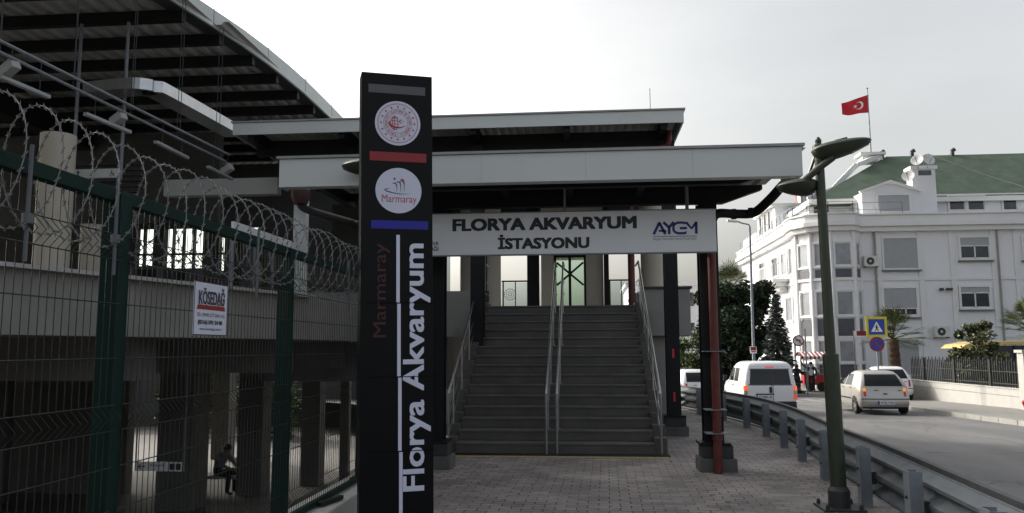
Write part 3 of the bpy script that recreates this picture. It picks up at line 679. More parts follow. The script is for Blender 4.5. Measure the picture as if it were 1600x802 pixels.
# ---- station name board
SY = 10.2
sx0 = at(678, 337, Y=SY).x; s_tr = at(1118, 327, Y=SY); s_br = at(1118, 393, Y=SY)
t = thing('station_sign', 'long white station name board across the canopy columns', 'sign', (-.2, SY, s_br.z))
x1, z1, z0 = s_tr.x, s_tr.z, s_br.z; x0 = -2.95
MB().box(x0, x1, SY, SY+.05, z0, z1).build('panel', 'white_panel', t, bevel=.004)
b = MB(); b.box(x0-.004, x1+.004, SY-.004, SY+.054, z0-.015, z0-.001); b.box(x0-.004, x1+.004, SY-.004, SY+.054, z1+.001, z1+.012); b.build('edge_trim', 'galv', t)
UX, UZ = Vector((1,0,0)), Vector((0,0,1))
for x in (-2.06, 1.5):
    MB().box(x-.03, x+.03, SY+.051, 10.912, 2.9, 2.96).build('bracket', 'dark_steel', t)
def sgn(body, xa, xb, ya, yb, mat, bold, align='c', **k):
    p = at(xa, (ya+yb)/2, Y=SY); q = at(xb, (ya+yb)/2, Y=SY); h = at(xa, ya, Y=SY).z-at(xa, yb, Y=SY).z
    return text(body, mat, t, ((p.x+q.x)/2, SY-.001, p.z), UX, UZ, w=q.x-p.x, h=h, bold=bold, **k)
sgn('FLORYA AKVARYUM', 707, 995, 342.5, 362, 'letter_black', .048)
sgn('İSTASYONU', 778, 921, 367, 390, 'letter_black', .048)
sgn('T.C. ULAŞTIRMA VE', 612, 685, 379, 386, 'letter_black', .015)
sgn('ALTYAPI BAKANLIĞI', 606, 685, 385.5, 393.5, 'letter_black', .015)
# logo with its line and small words
p = at(1020, 366.5, Y=SY); q = at(1090, 346.5, Y=SY); lw = q.x-p.x; lh = q.z-p.z; O = Vector((p.x, SY-.001, p.z))
b = MB(); k = .055
def st(pts, w=k): ribbon(b, [(a*lw, c*lh) for a, c in pts], [w*lw*.5]*len(pts), O, UX, UZ, .002)
st([(.02,0),(.15,.96),(.15,.96)], .06); st([(.145,1),(.28,0)], .06); st([(.135,.28),(.30,.28)], .045)
st([(.24,1),(.365,.55)], .06); st([(.47,1),(.365,.55)], .06); st([(.365,.58),(.365,0)], .06)
st([(.68,.94),(.56,.94),(.50,.85),(.465,.7),(.46,.5),(.465,.3),(.50,.15),(.56,.06),(.73,.06),(.73,.2)], .055); st([(.60,.48),(.76,.48)], .055)
st([(.68,.90),(.76,.90),(.86,.45),(.97,.93)], .06); st([(.965,1),(.965,0)], .06)
b.build('logo', 'letter_violet', t, fixn=False)
b = MB(); p = at(1020, 370, Y=SY); q = at(1089, 370, Y=SY); b.box(p.x, q.x, SY-.003, SY-.001, p.z-.004, p.z+.004); b.build('logo_line', 'letter_grey', t)
sgn('Altyapı Yatırımları Genel Müdürlüğü', 1020, 1088, 371.5, 376.5, 'letter_grey', .0)

# ---- main platform roof (far left, high)
def redge(y):
    pts = [(-2, -8.9), (6, -8.2), (10, -7.55), (13, -7.1), (15.4, -6.72), (17.6, -6.58), (20.6, -6.58), (27, -6.75)]
    for (a, xa), (c, xc) in zip(pts, pts[1:]):
        if a <= y <= c: return lerp(xa, xc, (y-a)/(c-a))
    return pts[-1][1]
rz = lambda y: 7.78-.0022*max(0, y-13)**2*.5
t = thing('platform_roof', 'large curved platform roof with corrugated underside and dark beams', 'roof', (-14, 14, 2.4))
b = MB(); yb = [-2+1.0*i for i in range(30)]
for a, c in zip(yb, yb[1:]): corrugated(b, -24, max(redge(a), redge(c))-.03, a, c, 0, zf=lambda y: rz(y)-.06, per=.3, amp=.05)
b.build('roof_sheet', 'corrugated_dark', t)
b = MB()
for a, c in zip(yb, yb[1:]):
    pa = (redge(a), a, rz(a)-.05); pc = (redge(c), c, rz(c)-.05)
    b.add([(pa[0],a,pa[2]-.04),(pc[0],c,pc[2]-.04),(pc[0],c,pc[2]+.30),(pa[0],a,pa[2]+.30),(pa[0]-.06,a,pa[2]-.04),(pc[0]-.06,c,pc[2]-.04),(pc[0]-.06,c,pc[2]+.30),(pa[0]-.06,a,pa[2]+.30)],
          [(0,1,2,3),(4,7,6,5),(0,4,5,1),(3,2,6,7)])
b.build('fascia', 'fascia_grey', t)
b = MB()
for a in yb[::2]:
    b.box(redge(a)-.002, redge(a)+.004, a-.012, a+.012, rz(a)-.04, rz(a)+.3)
b.build('fascia_seam', 'fascia_edge', t)
y = -.5
while y < 26:
    MB().box(-24, redge(y)-.1, y, y+.13, rz(y)-.28, rz(y)-.07).build('beam', 'black_steel', t); y += 1.13 if y > 12 else 1.4
b = MB()
for a, c in zip(yb, yb[1:]): b.beam((redge(a)-.2, a, rz(a)-.05), (redge(c)-.2, c, rz(c)-.05), .3, .09)
b.build('edge_beam', 'dark_steel', t)
b = MB(); b.box(-13.4, -13.0, -2, 26, 6.9, 7.4); b.box(-20.4, -20.0, -2, 26, 6.9, 7.4); b.build('girder', 'black_steel', t)
for y in (8, 16):
    MB().lathe([(.28, 0), (.28, 7.05-2.44)], (-13.2, y, 2.44), n=20).build('column', 'dark_steel', t, smooth=True)
b = MB(); b.tube([(-6.63, 18.2, 7.9), (-6.63, 18.2, 8.9)], .008, 6); tag(b.build('lightning_rod', 'galv'), 'thin lightning rod on the edge of the platform roof', 'rod')
# ---- station hall behind the platform
t = thing('station_hall', 'dark station hall behind the platform with bright window openings', 'building', (-14, 23, 2.4))
HY = 23.5
b = MB()
wins = [(at(a_, 400, Y=HY).x, at(c_, 400, Y=HY).x) for a_, c_ in ((210, 240), (254, 318), (340, 405))]
zw0, zw1 = at(270, 424, Y=HY).z, at(270, 356, Y=HY).z
xs = [-30]+[q for w in wins for q in w]+[-6.2]
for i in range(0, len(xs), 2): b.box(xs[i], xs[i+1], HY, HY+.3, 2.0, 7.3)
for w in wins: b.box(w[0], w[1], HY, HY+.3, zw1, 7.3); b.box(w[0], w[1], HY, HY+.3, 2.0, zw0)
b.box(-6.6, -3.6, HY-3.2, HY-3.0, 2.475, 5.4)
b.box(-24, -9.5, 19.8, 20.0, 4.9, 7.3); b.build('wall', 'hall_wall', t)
for w in wins:
    f = MB(); n = 2 if w[1]-w[0] < 1.2 else 4
    for i in range(n+1): x = lerp(w[0], w[1], i/n); f.box(x-.03, x+.03, HY-.02, HY+.1, zw0, zw1)
    f.box(w[0], w[1], HY-.02, HY+.1, zw0+.5, zw0+.56)
    o = f.build('window', 'dark_steel', t)
    MB().box(w[0], w[1], HY+.12, HY+.13, zw0, zw1).build('pane', 'glass_clear', o)
b = MB(); b.box(-9.45, -6.8, 17.0, 17.25, 5.05, 5.42); b.build('edge_beam', 'fascia_grey', t)
for x in (-12.9, -9.0): MB().box(x, x+.25, 19.2, 19.45, 2.45, 5.05).build('post', 'dark_steel', t)
# louvres and equipment in the dark hall
b = MB()
for i in range(7): b.box(-10.6, -8.6, 14.6, 14.72, 4.55+.11*i, 4.59+.11*i)
tag(b.build('louvre_unit', 'dark_steel'), 'dark ventilation louvres in the shade under the platform roof', 'louvre')
# ticket gates / machines on the platform seen as silhouettes
for i, (px_, lab) in enumerate(((236, 'dark ticket machine silhouette nearest the left window opening'), (300, 'dark ticket machine silhouette below the right window opening'), (395, 'dark ticket machine under the pale balustrade'))):
    p = at(px_, 428, Y=15.2+.5*i); o = thing('ticket_machine', lab, 'ticket machine', (p.x, p.y, 2.45), 0, 'ticket machines on the platform')
    MB().box(p.x-.32, p.x+.32, p.y-.2, p.y+.25, 2.45, 3.25).build('cabinet', 'dark_steel', o, bevel=.04)
    MB().box(p.x-.22, p.x+.22, p.y-.212, p.y-.203, 2.98, 3.18).build('screen', 'car_glass', o)
    MB().box(p.x-.2, p.x+.2, p.y-.24, p.y-.203, 2.75, 2.83).build('tray', 'cloth_navy', o)

# ---- platform deck on columns
t = thing('platform_deck', 'grey concrete platform deck edge carried on square columns', 'platform', (-9, 14, -2.1))
A, Bq, Cq = Vector((-7.6, 1.0, 0)), Vector((-5.9, 7.6, 0)), Vector((-4.55, 12.9, 0))
poly = [(A.x, A.y), (Bq.x, Bq.y), (Cq.x, Cq.y), (-4.55, 16.4), (-6.3, 16.9), (-6.3, 19.6), (-26, 19.6), (-26, 1)]
k = len(poly)
b = MB(); b.add([(x, y, 2.44) for x, y in poly]+[(x, y, 1.76) for x, y in poly], [tuple(range(k))]+[tuple(range(2*k-1, k-1, -1))]+[(i, i+k, (i+1) % k+k, (i+1) % k) for i in range(k)])
b.build('slab', 'concrete', t)
b = MB()
for (p, q) in ((A, Bq), (Bq, Cq)):
    d = (q-p).normalized(); s = Vector((d.y, -d.x, 0))
    b.beam(p+s*.02+Vector((0,0,2.465)), q+s*.02+Vector((0,0,2.465)), .22, .045)
b.build('coping', 'concrete_pale', t)
b = MB()
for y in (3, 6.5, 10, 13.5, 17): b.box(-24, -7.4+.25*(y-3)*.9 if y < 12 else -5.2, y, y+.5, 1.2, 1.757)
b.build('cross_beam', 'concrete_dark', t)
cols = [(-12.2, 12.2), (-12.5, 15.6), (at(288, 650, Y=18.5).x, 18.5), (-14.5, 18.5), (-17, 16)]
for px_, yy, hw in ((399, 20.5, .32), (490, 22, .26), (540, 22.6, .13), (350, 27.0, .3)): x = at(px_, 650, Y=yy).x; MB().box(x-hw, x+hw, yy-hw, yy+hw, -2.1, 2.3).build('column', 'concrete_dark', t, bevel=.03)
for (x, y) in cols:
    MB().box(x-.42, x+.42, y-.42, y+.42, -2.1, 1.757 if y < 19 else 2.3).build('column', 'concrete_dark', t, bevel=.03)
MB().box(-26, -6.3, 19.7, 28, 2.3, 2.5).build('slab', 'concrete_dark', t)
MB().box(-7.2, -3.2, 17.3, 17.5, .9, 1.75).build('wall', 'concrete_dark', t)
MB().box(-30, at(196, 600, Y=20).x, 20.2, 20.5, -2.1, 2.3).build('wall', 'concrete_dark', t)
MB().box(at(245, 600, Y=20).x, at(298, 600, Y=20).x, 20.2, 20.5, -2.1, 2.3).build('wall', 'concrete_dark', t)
MB().box(-40, -3.2, 38, 38.4, -2.1, 2.1).build('boundary_wall', 'hall_wall', t)
# balustrade on the deck edge
t = thing('glass_balustrade', 'pale balustrade with frosted glass and white top band on the deck edge', 'railing', (-4.9, 11, 2.46))
d = (Cq-Bq).normalized(); p0 = Vector((-4.95, 10.8, 0)); p1 = Vector((-4.9, 13.6, 0))
b = MB(); b.beam(p0+Vector((0,0,3.32)), p1+Vector((0,0,3.32)), .05, .17); b.build('top_band', 'white_panel', t)
b = MB(); b.beam(p0+Vector((0,0,2.86)), p1+Vector((0,0,2.86)), .012, .72); b.build('pane', 'glass_frost', t)
for i in range(5): q = p0.lerp(p1, i/4); MB().box(q.x-.025, q.x+.025, q.y-.025, q.y+.025, 2.44, 3.24).build('post', 'galv', t)
p = at(468, 345, Y=12.2)
b = MB(); b.box(p.x-.1, p.x+.1, 12.2, 12.35, 2.46, 4.2); tag(b.build('steel_post', 'fascia_grey', bevel=.008), 'light grey steel post under the left end of the entrance canopy', 'post')
# red funnel and black diagonal pipe under the canopy's left end
p = at(470, 304, Y=12.0)
M('pipe_maroon', (.045, .011, .010), .6)
b = MB(); b.lathe([(.10, 0), (.15, .12), (.15, .22), (.12, .24)], (p.x, 12.0, p.z-.16), n=16)
tag(b.build('rain_hopper', 'pipe_maroon', smooth=True), 'dark red rain hopper under the left end of the entrance canopy', 'rain hopper')
q = at(560, 352, Y=11.6); r_ = at(600, 352, Y=11.3)
b = MB(); b.tube(spline([(p.x, 12.0, p.z-.14), (p.x+.12, 11.95, p.z-.25), (q.x-.15, 11.6, q.z+.05), (q.x, 11.55, q.z), (r_.x, 11.3, r_.z)], 5), .06, 12)
tag(b.build('gutter_pipe', 'pipe_black', smooth=True), 'black gutter pipe slanting under the left end of the entrance canopy', 'pipe')

# ---- services under the platform roof
def rod(b, p, z1, r=.006): b.tube([p, (p[0], p[1], z1)], r, 5, cap=False)
for i, (a0, a1, lab) in enumerate(((( 0, 64), (358, 242), 'upper long cable conduit running under the platform roof'), ((0, 82), (352, 252), 'lower long cable conduit running under the platform roof'))):
    p = at(*a0, Z=5.2-.12*i); q = at(*a1, Z=5.2-.12*i); d = (q-p); b = MB(); b.tube([p-d*.8, q], .022, 8)
    o = tag(b.build('conduit', 'galv', smooth=True), lab, 'conduit')
    for k in range(5): h_ = MB(); rod(h_, p.lerp(q, k/4.3), 7.5); h_.build('hanger', 'dark_steel', o)
tl = [((0,120),(76,152)), ((133,178),(203,207)), ((243,222),(293,247)), ((325,261),(362,280))]
labs = ['tube light at the left picture edge under the platform roof', 'tube light by the second hanging pole under the platform roof', 'tube light between the second and last under the platform roof', 'smallest tube light at the far end under the platform roof']
for (a, c), lab in zip(tl, labs):
    p = at(*a, Z=4.85); q = at(*c, Z=4.85); o = thing('tube_light', lab, 'tube light', ((p+q)/2), 0, 'tube lights hanging under the platform roof')
    b = MB(); b.beam(p, q, .07, .05); b.build('tube', 'tube_white', o, bevel=.01)
    for f in (.2, .8): b = MB(); rod(b, p.lerp(q, f)+Vector((0,0,.03)), 5.3); b.build('hanger', 'dark_steel', o)
for (x, y), lab in zip(((15,107), (185,186), (355,265)), ('floodlight at the left picture edge on the conduit', 'floodlight beside the second hanging pole on the conduit', 'floodlight at the far end of the conduit')):
    p = at(x, y, Z=4.98); o = thing('floodlight', lab, 'floodlight', p, 0, 'white floodlights on the conduit')
    b = MB(); b.beam(p+Vector((-.10,.03,-.05)), p+Vector((.10,-.03,.05)), .13, .13); b.build('housing', 'flood_grey', o, bevel=.02)
    b = MB(); b.tube([p+Vector((0,0,.04)), p+Vector((-.02,0,.14))], .012, 6); b.build('bracket', 'galv', o)
# air duct with rounded end
p = at(232, 132, Z=6.2); q = at(366, 207, Z=6.2)
b = MB(); pts = [p+Vector((-1.2,.25,0)), p+Vector((-.35,.1,0)), p+Vector((-.08,.22,0)), p+Vector((0,.5,0)), q]
pts = spline(pts, 5)
sec = []
for i, a in enumerate(pts):
    d = (pts[min(i+1, len(pts)-1)]-pts[max(i-1, 0)]).normalized(); sd = d.cross(UZ).normalized()
    sec += [a+sd*.21-UZ*.1, a+sd*.21+UZ*.1, a-sd*.21+UZ*.1, a-sd*.21-UZ*.1]
n_ = len(pts)
b.add(sec, [(4*i+j, 4*i+(j+1)%4, 4*i+4+(j+1)%4, 4*i+4+j) for i in range(n_-1) for j in range(4)]+[(0,1,2,3), (4*n_-1,4*n_-2,4*n_-3,4*n_-4)])
tag(b.build('air_duct', 'duct_metal'), 'bright metal air duct with a rounded bend under the platform roof', 'air duct')
# hanging direction sign with two poles
p = at(112, 272, Y=13.2); q = at(187, 272, Y=13.2)
t = thing('hanging_sign', 'grey hanging sign with arrow and wheelchair symbol on two poles', 'sign', (p.x, 13.2, p.z))
MB().box(p.x, q.x, 13.2, 13.26, p.z-.08, p.z+.08).build('panel', 'fascia_grey', t)
b = MB(); b.tube([(p.x, 13.23, p.z-.1), (p.x, 13.23, 7.5)], .03, 8); b.tube([(q.x, 13.23, p.z-.1), (q.x, 13.23, 7.5)], .03, 8); b.build('pole', 'galv', t)
b = MB(); O = Vector((p.x+.12, 13.199, p.z)); ribbon(b, [(0,-.05),(0,.03)], [.012]*2, O, UX, UZ, .002); b.add([O+UX*-.035+UZ*.02-Vector((0,.002,0)), O+UX*.035+UZ*.02-Vector((0,.002,0)), O+UZ*.06-Vector((0,.002,0))], [(0,1,2)])
O = Vector((q.x-.15, 13.199, p.z)); disc(b, O+UZ*.045, UX, UZ, .012, 10); ribbon(b, [(0,.03),(.0,-.01),(.03,-.01),(.045,-.045)], [.008]*4, O, UX, UZ, .002); disc(b, O+UZ*-.025, UX, UZ, .035, 18, .026)
b.build('symbol', 'letter_black', t, fixn=False)
p = at(80, 418, Y=12.6)
round_col(at(80, 400, Y=12.2).x, 12.2, 2.44, at(80, 212, Y=12.2).z, .27, 'round beige column on the platform behind the razor wire at the left edge')
round_col(at(142, 400, Y=14).x, 14, 2.44, at(142, 352, Y=14).z, .2, 'short round beige column on the platform behind the first fence post')
# sign hanging under the deck
p = at(212, 729, Y=13.0); q = at(284, 729, Y=13.0)
t = thing('hanging_sign', 'white direction sign with a left arrow hanging under the deck', 'sign', (p.x, 13.0, p.z))
MB().box(p.x, q.x, 13.0, 13.05, p.z-.075, p.z+.075).build('panel', 'white_panel', t)
b = MB(); b.tube([(q.x+.02, 13.03, p.z-.08), (q.x+.02, 13.03, 1.7)], .015, 6); b.tube([(p.x-.02, 13.03, p.z-.08), (p.x-.02, 13.03, 1.7)], .015, 6); b.build('pole', 'galv', t)
b = MB(); O = Vector((p.x+.1, 12.999, p.z)); ribbon(b, [(-.04,0),(.06,0)], [.008]*2, O, UX, UZ, .002); ribbon(b, [(0,.045),(-.05,0),(0,-.045)], [.009]*3, O, UX, UZ, .002); b.build('arrow', 'letter_black', t, fixn=False)
text('Akvaryum', 'letter_black', t, (p.x+.38, 12.998, p.z+.02), UX, UZ, h=.06)
b = MB(); b.box(q.x-.21, q.x-.12, 12.996, 12.999, p.z-.05, p.z+.05); b.box(q.x-.10, q.x-.02, 12.996, 12.999, p.z-.05, p.z+.05); b.build('symbol', 'letter_black', t)

# ================================================================== FENCE, RAZOR WIRE
FX = -2.3
tag(MB().box(FX-.16, FX+.22, -2, 12.2, -2.15, .30).build('retaining_wall', 'concrete_pale', bevel=.02), 'low pale concrete wall carrying the green mesh fence', 'wall')
t = thing('mesh_fence', 'dark green welded mesh fence with posts on the low wall', 'fence', (FX, 5, .3))
PY = [-.72, 1.48, 3.70, 5.96, 8.16, 10.36, 12.0]
for y in PY:
    b = MB(); b.box(FX-.05, FX+.05, y-.028, y+.028, .30, 2.37); b.box(FX+.05, FX+.058, y-.05, y+.05, .32, 2.36); b.box(FX-.09, FX+.09, y-.09, y+.09, .30, .312)
    b.build('post', 'fence_green', t, bevel=.006)
folds = [2.09, 1.28, .48]
def zprof():
    pr = [(.34, 0)]
    for f in sorted(folds): pr += [(f-.055, 0), (f, .05), (f+.055, 0)]
    return pr+[(2.30, 0)]
PR = zprof()
hz = [.42, .54, .85, 1.05, 1.22, 1.34, 1.56, 1.82, 2.03, 2.15]
for ya, yb_ in zip(PY, PY[1:]):
    if yb_ < 1: continue
    b = MB(); n = int((yb_-ya-.1)/.05); wz = .0025 
    for i in range(n+1):
        y = ya+.05+(yb_-ya-.1)*i/n
        b.tube([(FX+.065+o_, y, z) for z, o_ in PR], wz, 4, cap=False)
    for z in hz: b.tube([(FX+.068, ya+.03, z), (FX+.068, yb_-.03, z)], .003, 4, cap=False)
    b.build('mesh_panel', 'wire_dark', t, fixn=False)
b = MB(); b.box(FX-.03, FX+.03, -.7, 12, 2.32, 2.385); b.build('top_rail', 'fence_green', t, bevel=.004)
b = MB(); b.box(FX+.03, FX+.07, -.7, 12, .315, .36); b.build('bottom_rail', 'fence_green', t)
for y in (2.95, 3.55, 5.2, 7.3, 9.3, 10.9):
    b = MB(); b.tube([(FX+.1, y, 1.95), (FX+.1, y, 2.42)], .009, 6); b.lathe([(.022,-.02),(.022,.02)], (FX+.1, y, 2.12), n=8); b.build('wire_stake', 'galv_rail', t)
# razor wire coil
b = MB(); CR, CZ = .262, 2.335; pts = []; bar = MB()
turn = .205; y = .5; N = 30; ntr = int((12-.5)/turn)
rr = random.Random(3)
for i in range(ntr*N):
    a = 2*math.pi*i/N; k = i//N
    wob = .006*math.sin(k*1.7+a)
    yy = .5+turn*i/N+.012*math.sin(k*2.3)*math.sin(a/2)
    pts.append(Vector((FX+.05+(.17+wob)*math.cos(a), yy, CZ+(CR+wob)*math.sin(a)+.012*math.sin(k*1.1))))
b.tube(pts, .0024, 5, cap=False)
t = thing('razor_wire', 'coil of grey razor wire stretched along the top of the fence', 'razor wire', (FX, 6, 2.33))
b.build('wire', 'razor', t, fixn=False)
for i in range(0, len(pts)-1, 1):
    if i % 2 and pts[i].y > 6.5: continue
    p = pts[i]; d = (pts[i+1]-p).normalized()
    rad = Vector((p.x-FX-.05, 0, p.z-CZ)).normalized(); s = d.cross(rad).normalized()
    l, w = .024, .010
    bar.add([p-d*l*.35-rad*.003, p+rad*w*1.5+d*l*.6, p+d*l*.35-rad*.003, p-rad*w*1.5-d*l*.6, p+s*w+d*l*.5, p-s*w-d*l*.5], [(0,1,2),(0,2,3),(0,4,2),(0,2,5)])
o = bar.build('barb', 'razor', t, fixn=False); o['kind'] = 'stuff'
# company plate on the fence
PX = FX+.09
c = [at(*q, X=PX) for q in ((304,437), (356,447), (354,526), (302,523))]
y0, y1 = (c[0].y+c[3].y)/2, (c[1].y+c[2].y)/2; z1 = (c[0].z+c[1].z)/2; z0 = (c[2].z+c[3].z)/2
t = thing('sign_plate', 'white fence maker plate with black and red lettering on the fence', 'sign', (PX, (y0+y1)/2, z0))
MB().box(PX-.004, PX, y0, y1, z0, z1).build('plate', 'sign_white', t, bevel=.001)
UY = Vector((0,1,0)); hh = z1-z0; ww = y1-y0; yc = (y0+y1)/2
b = MB()
for (ya, yb_, za, zb) in ((y0,y1,z0,z0+.006),(y0,y1,z1-.006,z1),(y0,y0+.006,z0,z1),(y1-.006,y1,z0,z1)): b.box(PX, PX+.001, ya, yb_, za, zb)
b.build('border', 'letter_dark_red', t)
b = MB(); b.add([(PX+.0012, yc-ww*.43, z0+hh*.48), (PX+.0012, yc+ww*.43, z0+hh*.48), (PX+.0012, yc+ww*.37, z0+hh*.64), (PX+.0012, yc-ww*.37, z0+hh*.64)], [(0,1,2,3)]); b.build('red_band', 'sign_red', t)
text('KÖSEDAĞ', 'sign_white', t, (PX+.0008, yc, z0+hh*.745), UY, UZ, w=ww*.80, h=hh*.37, bold=.07)
text('KÖSEDAĞ', 'letter_black', t, (PX+.0012, yc, z0+hh*.745), UY, UZ, w=ww*.78, h=hh*.345, bold=.035)
text('TEL ÖRME ÇİT SAN. A.Ş.', 'letter_black', t, (PX+.0005, yc, z0+hh*.385), UY, UZ, w=ww*.84, h=hh*.10)
text('(0216) 593 24 00', 'letter_black', t, (PX+.0005, yc-.01, z0+hh*.235), UY, UZ, w=ww*.72, h=hh*.10, bold=.012)
text('www.kosedag.com.tr', 'letter_black', t, (PX+.0005, yc, z0+hh*.115), UY, UZ, w=ww*.66, h=hh*.07)
p = at(497, 786, Z=.31)
tag(MB().beam((FX+.09, 6.62, .33), (FX+.17, 6.98, .325), .045, .035).build('metal_offcut', 'wire_dark', bevel=.006), 'short dark metal offcut lying on the low wall', 'metal scrap')

# ================================================================== TOTEM
DL, DR = 6.917, 7.083
def atD(px, py, D): return CAMP+(FWD*FPX+RT*(px-800)+UP*(401-py))*(D/FPX)
L3, R3 = atD(565, 110, DL), atD(675, 122, DR)
Lp, Rp = Vector((L3.x, L3.y, 0)), Vector((R3.x, R3.y, 0)); ztop = (L3.z+R3.z)/2
TU = (Rp-Lp).normalized(); TN = TU.cross(UZ); TW = (Rp-Lp).length
t = thing('station_totem', 'tall black station totem with round emblems and vertical white lettering', 'sign', (Lp+Rp)/2); TOTEM = t.name
b = MB(); b.prism([(0,0),(TW,0),(TW,ztop),(0,ztop)], Lp, TU, UZ, TN, .19); b.build('body', 'totem_black', t, bevel=.006)
b = MB(); b.prism([(-.08,0),(TW+.08,0),(TW+.08,.03),(-.08,.03)], Lp+TN*.1, TU, UZ, TN, .4); b.build('base_plate', 'dark_steel', t)
def tp(px, py):
    h = hit(px, py, Lp, TN); return ((h-Lp).dot(TU), h.z)
def tq(name, pts, mat, th=.002):
    b = MB(); b.add([Lp+TU*a+UZ*c+TN*th for a, c in pts], [tuple(range(len(pts)))]); return b.build(name, mat, t, fixn=False)
def trect(name, xa, xb, ya, yb, mat, th=.002):
    a = tp(xa, ya); c = tp(xb, yb); mid = tp((xa+xb)/2, (ya+yb)/2)
    return tq(name, [(a[0], mid[1]-abs(tp((xa+xb)/2, yb)[1]-tp((xa+xb)/2, ya)[1])/2), (c[0], mid[1]-abs(tp((xa+xb)/2, yb)[1]-tp((xa+xb)/2, ya)[1])/2), (c[0], mid[1]+abs(tp((xa+xb)/2, yb)[1]-tp((xa+xb)/2, ya)[1])/2), (a[0], mid[1]+abs(tp((xa+xb)/2, yb)[1]-tp((xa+xb)/2, ya)[1])/2)], mat, th)
trect('tape_strip', 575.5, 664, 134, 147, 'tape')
trect('red_bar', 576, 664.5, 238.5, 252.5, 'sign_red'); trect('blue_bar', 577, 666, 345, 358, 'sign_blue')
# ministry emblem: dotted rim, sixteen stars, lettered ring, red globe
s_, z_ = tp(620.5, 193); EO = Lp+TU*s_+UZ*z_+TN*.002; ER = (tp(656, 193)[0]-tp(585, 193)[0])/2
b = MB(); disc(b, EO, TU, UZ, ER, 64); ring = b.build('emblem_disc', 'sign_white', t, fixn=False)
b = MB()
for i in range(72):
    a = 2*math.pi*i/72; disc(b, EO+(TU*math.cos(a)+UZ*math.sin(a))*ER*.875, TU, UZ, ER*.026, 6, th=.004)
disc(b, EO, TU, UZ, ER*.63, 48, ER*.615, .004); disc(b, EO, TU, UZ, ER*.445, 48, ER*.432, .004)
for i in range(16):
    a = 2*math.pi*i/16+math.pi/2; star(b, EO+(TU*math.cos(a)+UZ*math.sin(a))*ER*.735, TU, UZ, ER*.068, math.pi/2, .004)
g = ER*.31
for fx in (1.0, .62, .2):
    ribbon(b, [(-.1*ER-g*fx*math.cos(q)*.75, g*math.sin(q)) for q in [R(-85+17*i) for i in range(11)]], [ER*.014]*11, EO, TU, UZ, .004)
ribbon(b, [(-.1*ER+g*.35*math.cos(q), g*math.sin(q)) for q in [R(-80+16*i) for i in range(11)]], [ER*.014]*11, EO, TU, UZ, .004)
for zz in (-.6, -.2, .25, .65):
    hw = g*math.sqrt(1-zz*zz)*.8; ribbon(b, [(-.1*ER-hw+2*hw*i/8*.8, zz*g+.03*ER*math.sin(i/8*3.1)) for i in range(9)], [ER*.012]*9, EO, TU, UZ, .004)
ribbon(b, [(-.30*ER, .10*ER), (-.40*ER, -.0*ER), (-.34*ER, -.10*ER), (-.12*ER, -.19*ER), (.12*ER, -.19*ER), (.36*ER, -.10*ER)], [ER*q for q in (.008, .03, .045, .038, .028, .006)], EO, TU, UZ, .005)
cc = EO+TU*ER*.16+UZ*ER*.09
ribbon(b, [(ER*.075*math.cos(q), ER*.075*math.sin(q)) for q in [R(50+26*i) for i in range(11)]], [ER*(.004+.02*math.sin(math.pi*i/10)) for i in range(11)], cc, TU, UZ, .004)
star(b, cc+TU*ER*.085, TU, UZ, ER*.035, 0, .004)
b.build('emblem_print', 'letter_red', ring, fixn=False)
word = 'TÜRKİYE CUMHURİYETİ ULAŞTIRMA VE ALTYAPI BAKANLIĞI'
n = len(word)
lt = MB()
for i, ch in enumerate(word):
    if ch == ' ': continue
    a = R(-97)-(2*math.pi-.30)*(i+.5)/n
    u = TU*math.sin(a)*1+UZ*(-math.cos(a)); u = TU*math.sin(a)-UZ*math.cos(a); v = TU*math.cos(a)+UZ*math.sin(a)
    o = text(ch, 'letter_red', ring, EO+v*ER*.53+TN*.002, u, v, h=ER*.10, th=.0015)
    me = o.data; lt.add([Lp.to_3d()*0+(WM[ring.name]@p.co) for p in me.vertices], [list(p.vertices) for p in me.polygons]); bpy.data.objects.remove(o)
star(lt, EO-UZ*ER*.53, TU, UZ, ER*.03, math.pi/2, .004)
lt.build('lettering', 'letter_red', ring, fixn=False)
# rail line logo
s_, z_ = tp(620.5, 298); EO = Lp+TU*s_+UZ*z_+TN*.002; ER = (tp(656.5, 298)[0]-tp(584.5, 298)[0])/2
b = MB(); disc(b, EO, TU, UZ, ER, 64); ring = b.build('logo_disc', 'sign_white', t, fixn=False)
b = MB(); k = ER/290.
P2 = lambda lst: [((x-410)*k, (390-y)*k) for x, y in lst]
disc(b, EO+TU*(358-410)*k+UZ*(390-242)*k, TU, UZ, 14*k, 14, th=.003)
for dx, dy, le in ((0, 18, 120), (48, 0, 140), (92, -14, 150)):
    ribbon(b, P2([(335+dx, 296+dy*.6), (352+dx, 278+dy), (372+dx, 280+dy), (384+dx, 305+dy), (389+dx, 340+dy), (386+dx, 270+dy+le)]), [k*q for q in (2, 7, 8, 7, 4, 1.5)], EO, TU, UZ, .003)
ribbon(b, P2([(305, 362), (262, 372), (232, 383), (262, 402), (330, 420), (430, 434), (560, 428)]), [k*q for q in (1, 5, 10, 8, 6, 5, 1)], EO, TU, UZ, .003)
b.build('logo', 'letter_navy', ring, fixn=False)
b = MB(); ribbon(b, P2([(428, 262), (446, 244), (466, 250), (478, 280), (482, 310)]), [k*q for q in (2, 8, 9, 8, 4)], EO, TU, UZ, .004); b.build('logo_arc', 'letter_red', ring, fixn=False)
text('Marmaray', 'letter_red', ring, EO+UZ*(390-510)*k+TU*8*k, TU, UZ, w=438*k, h=128*k, th=.003)
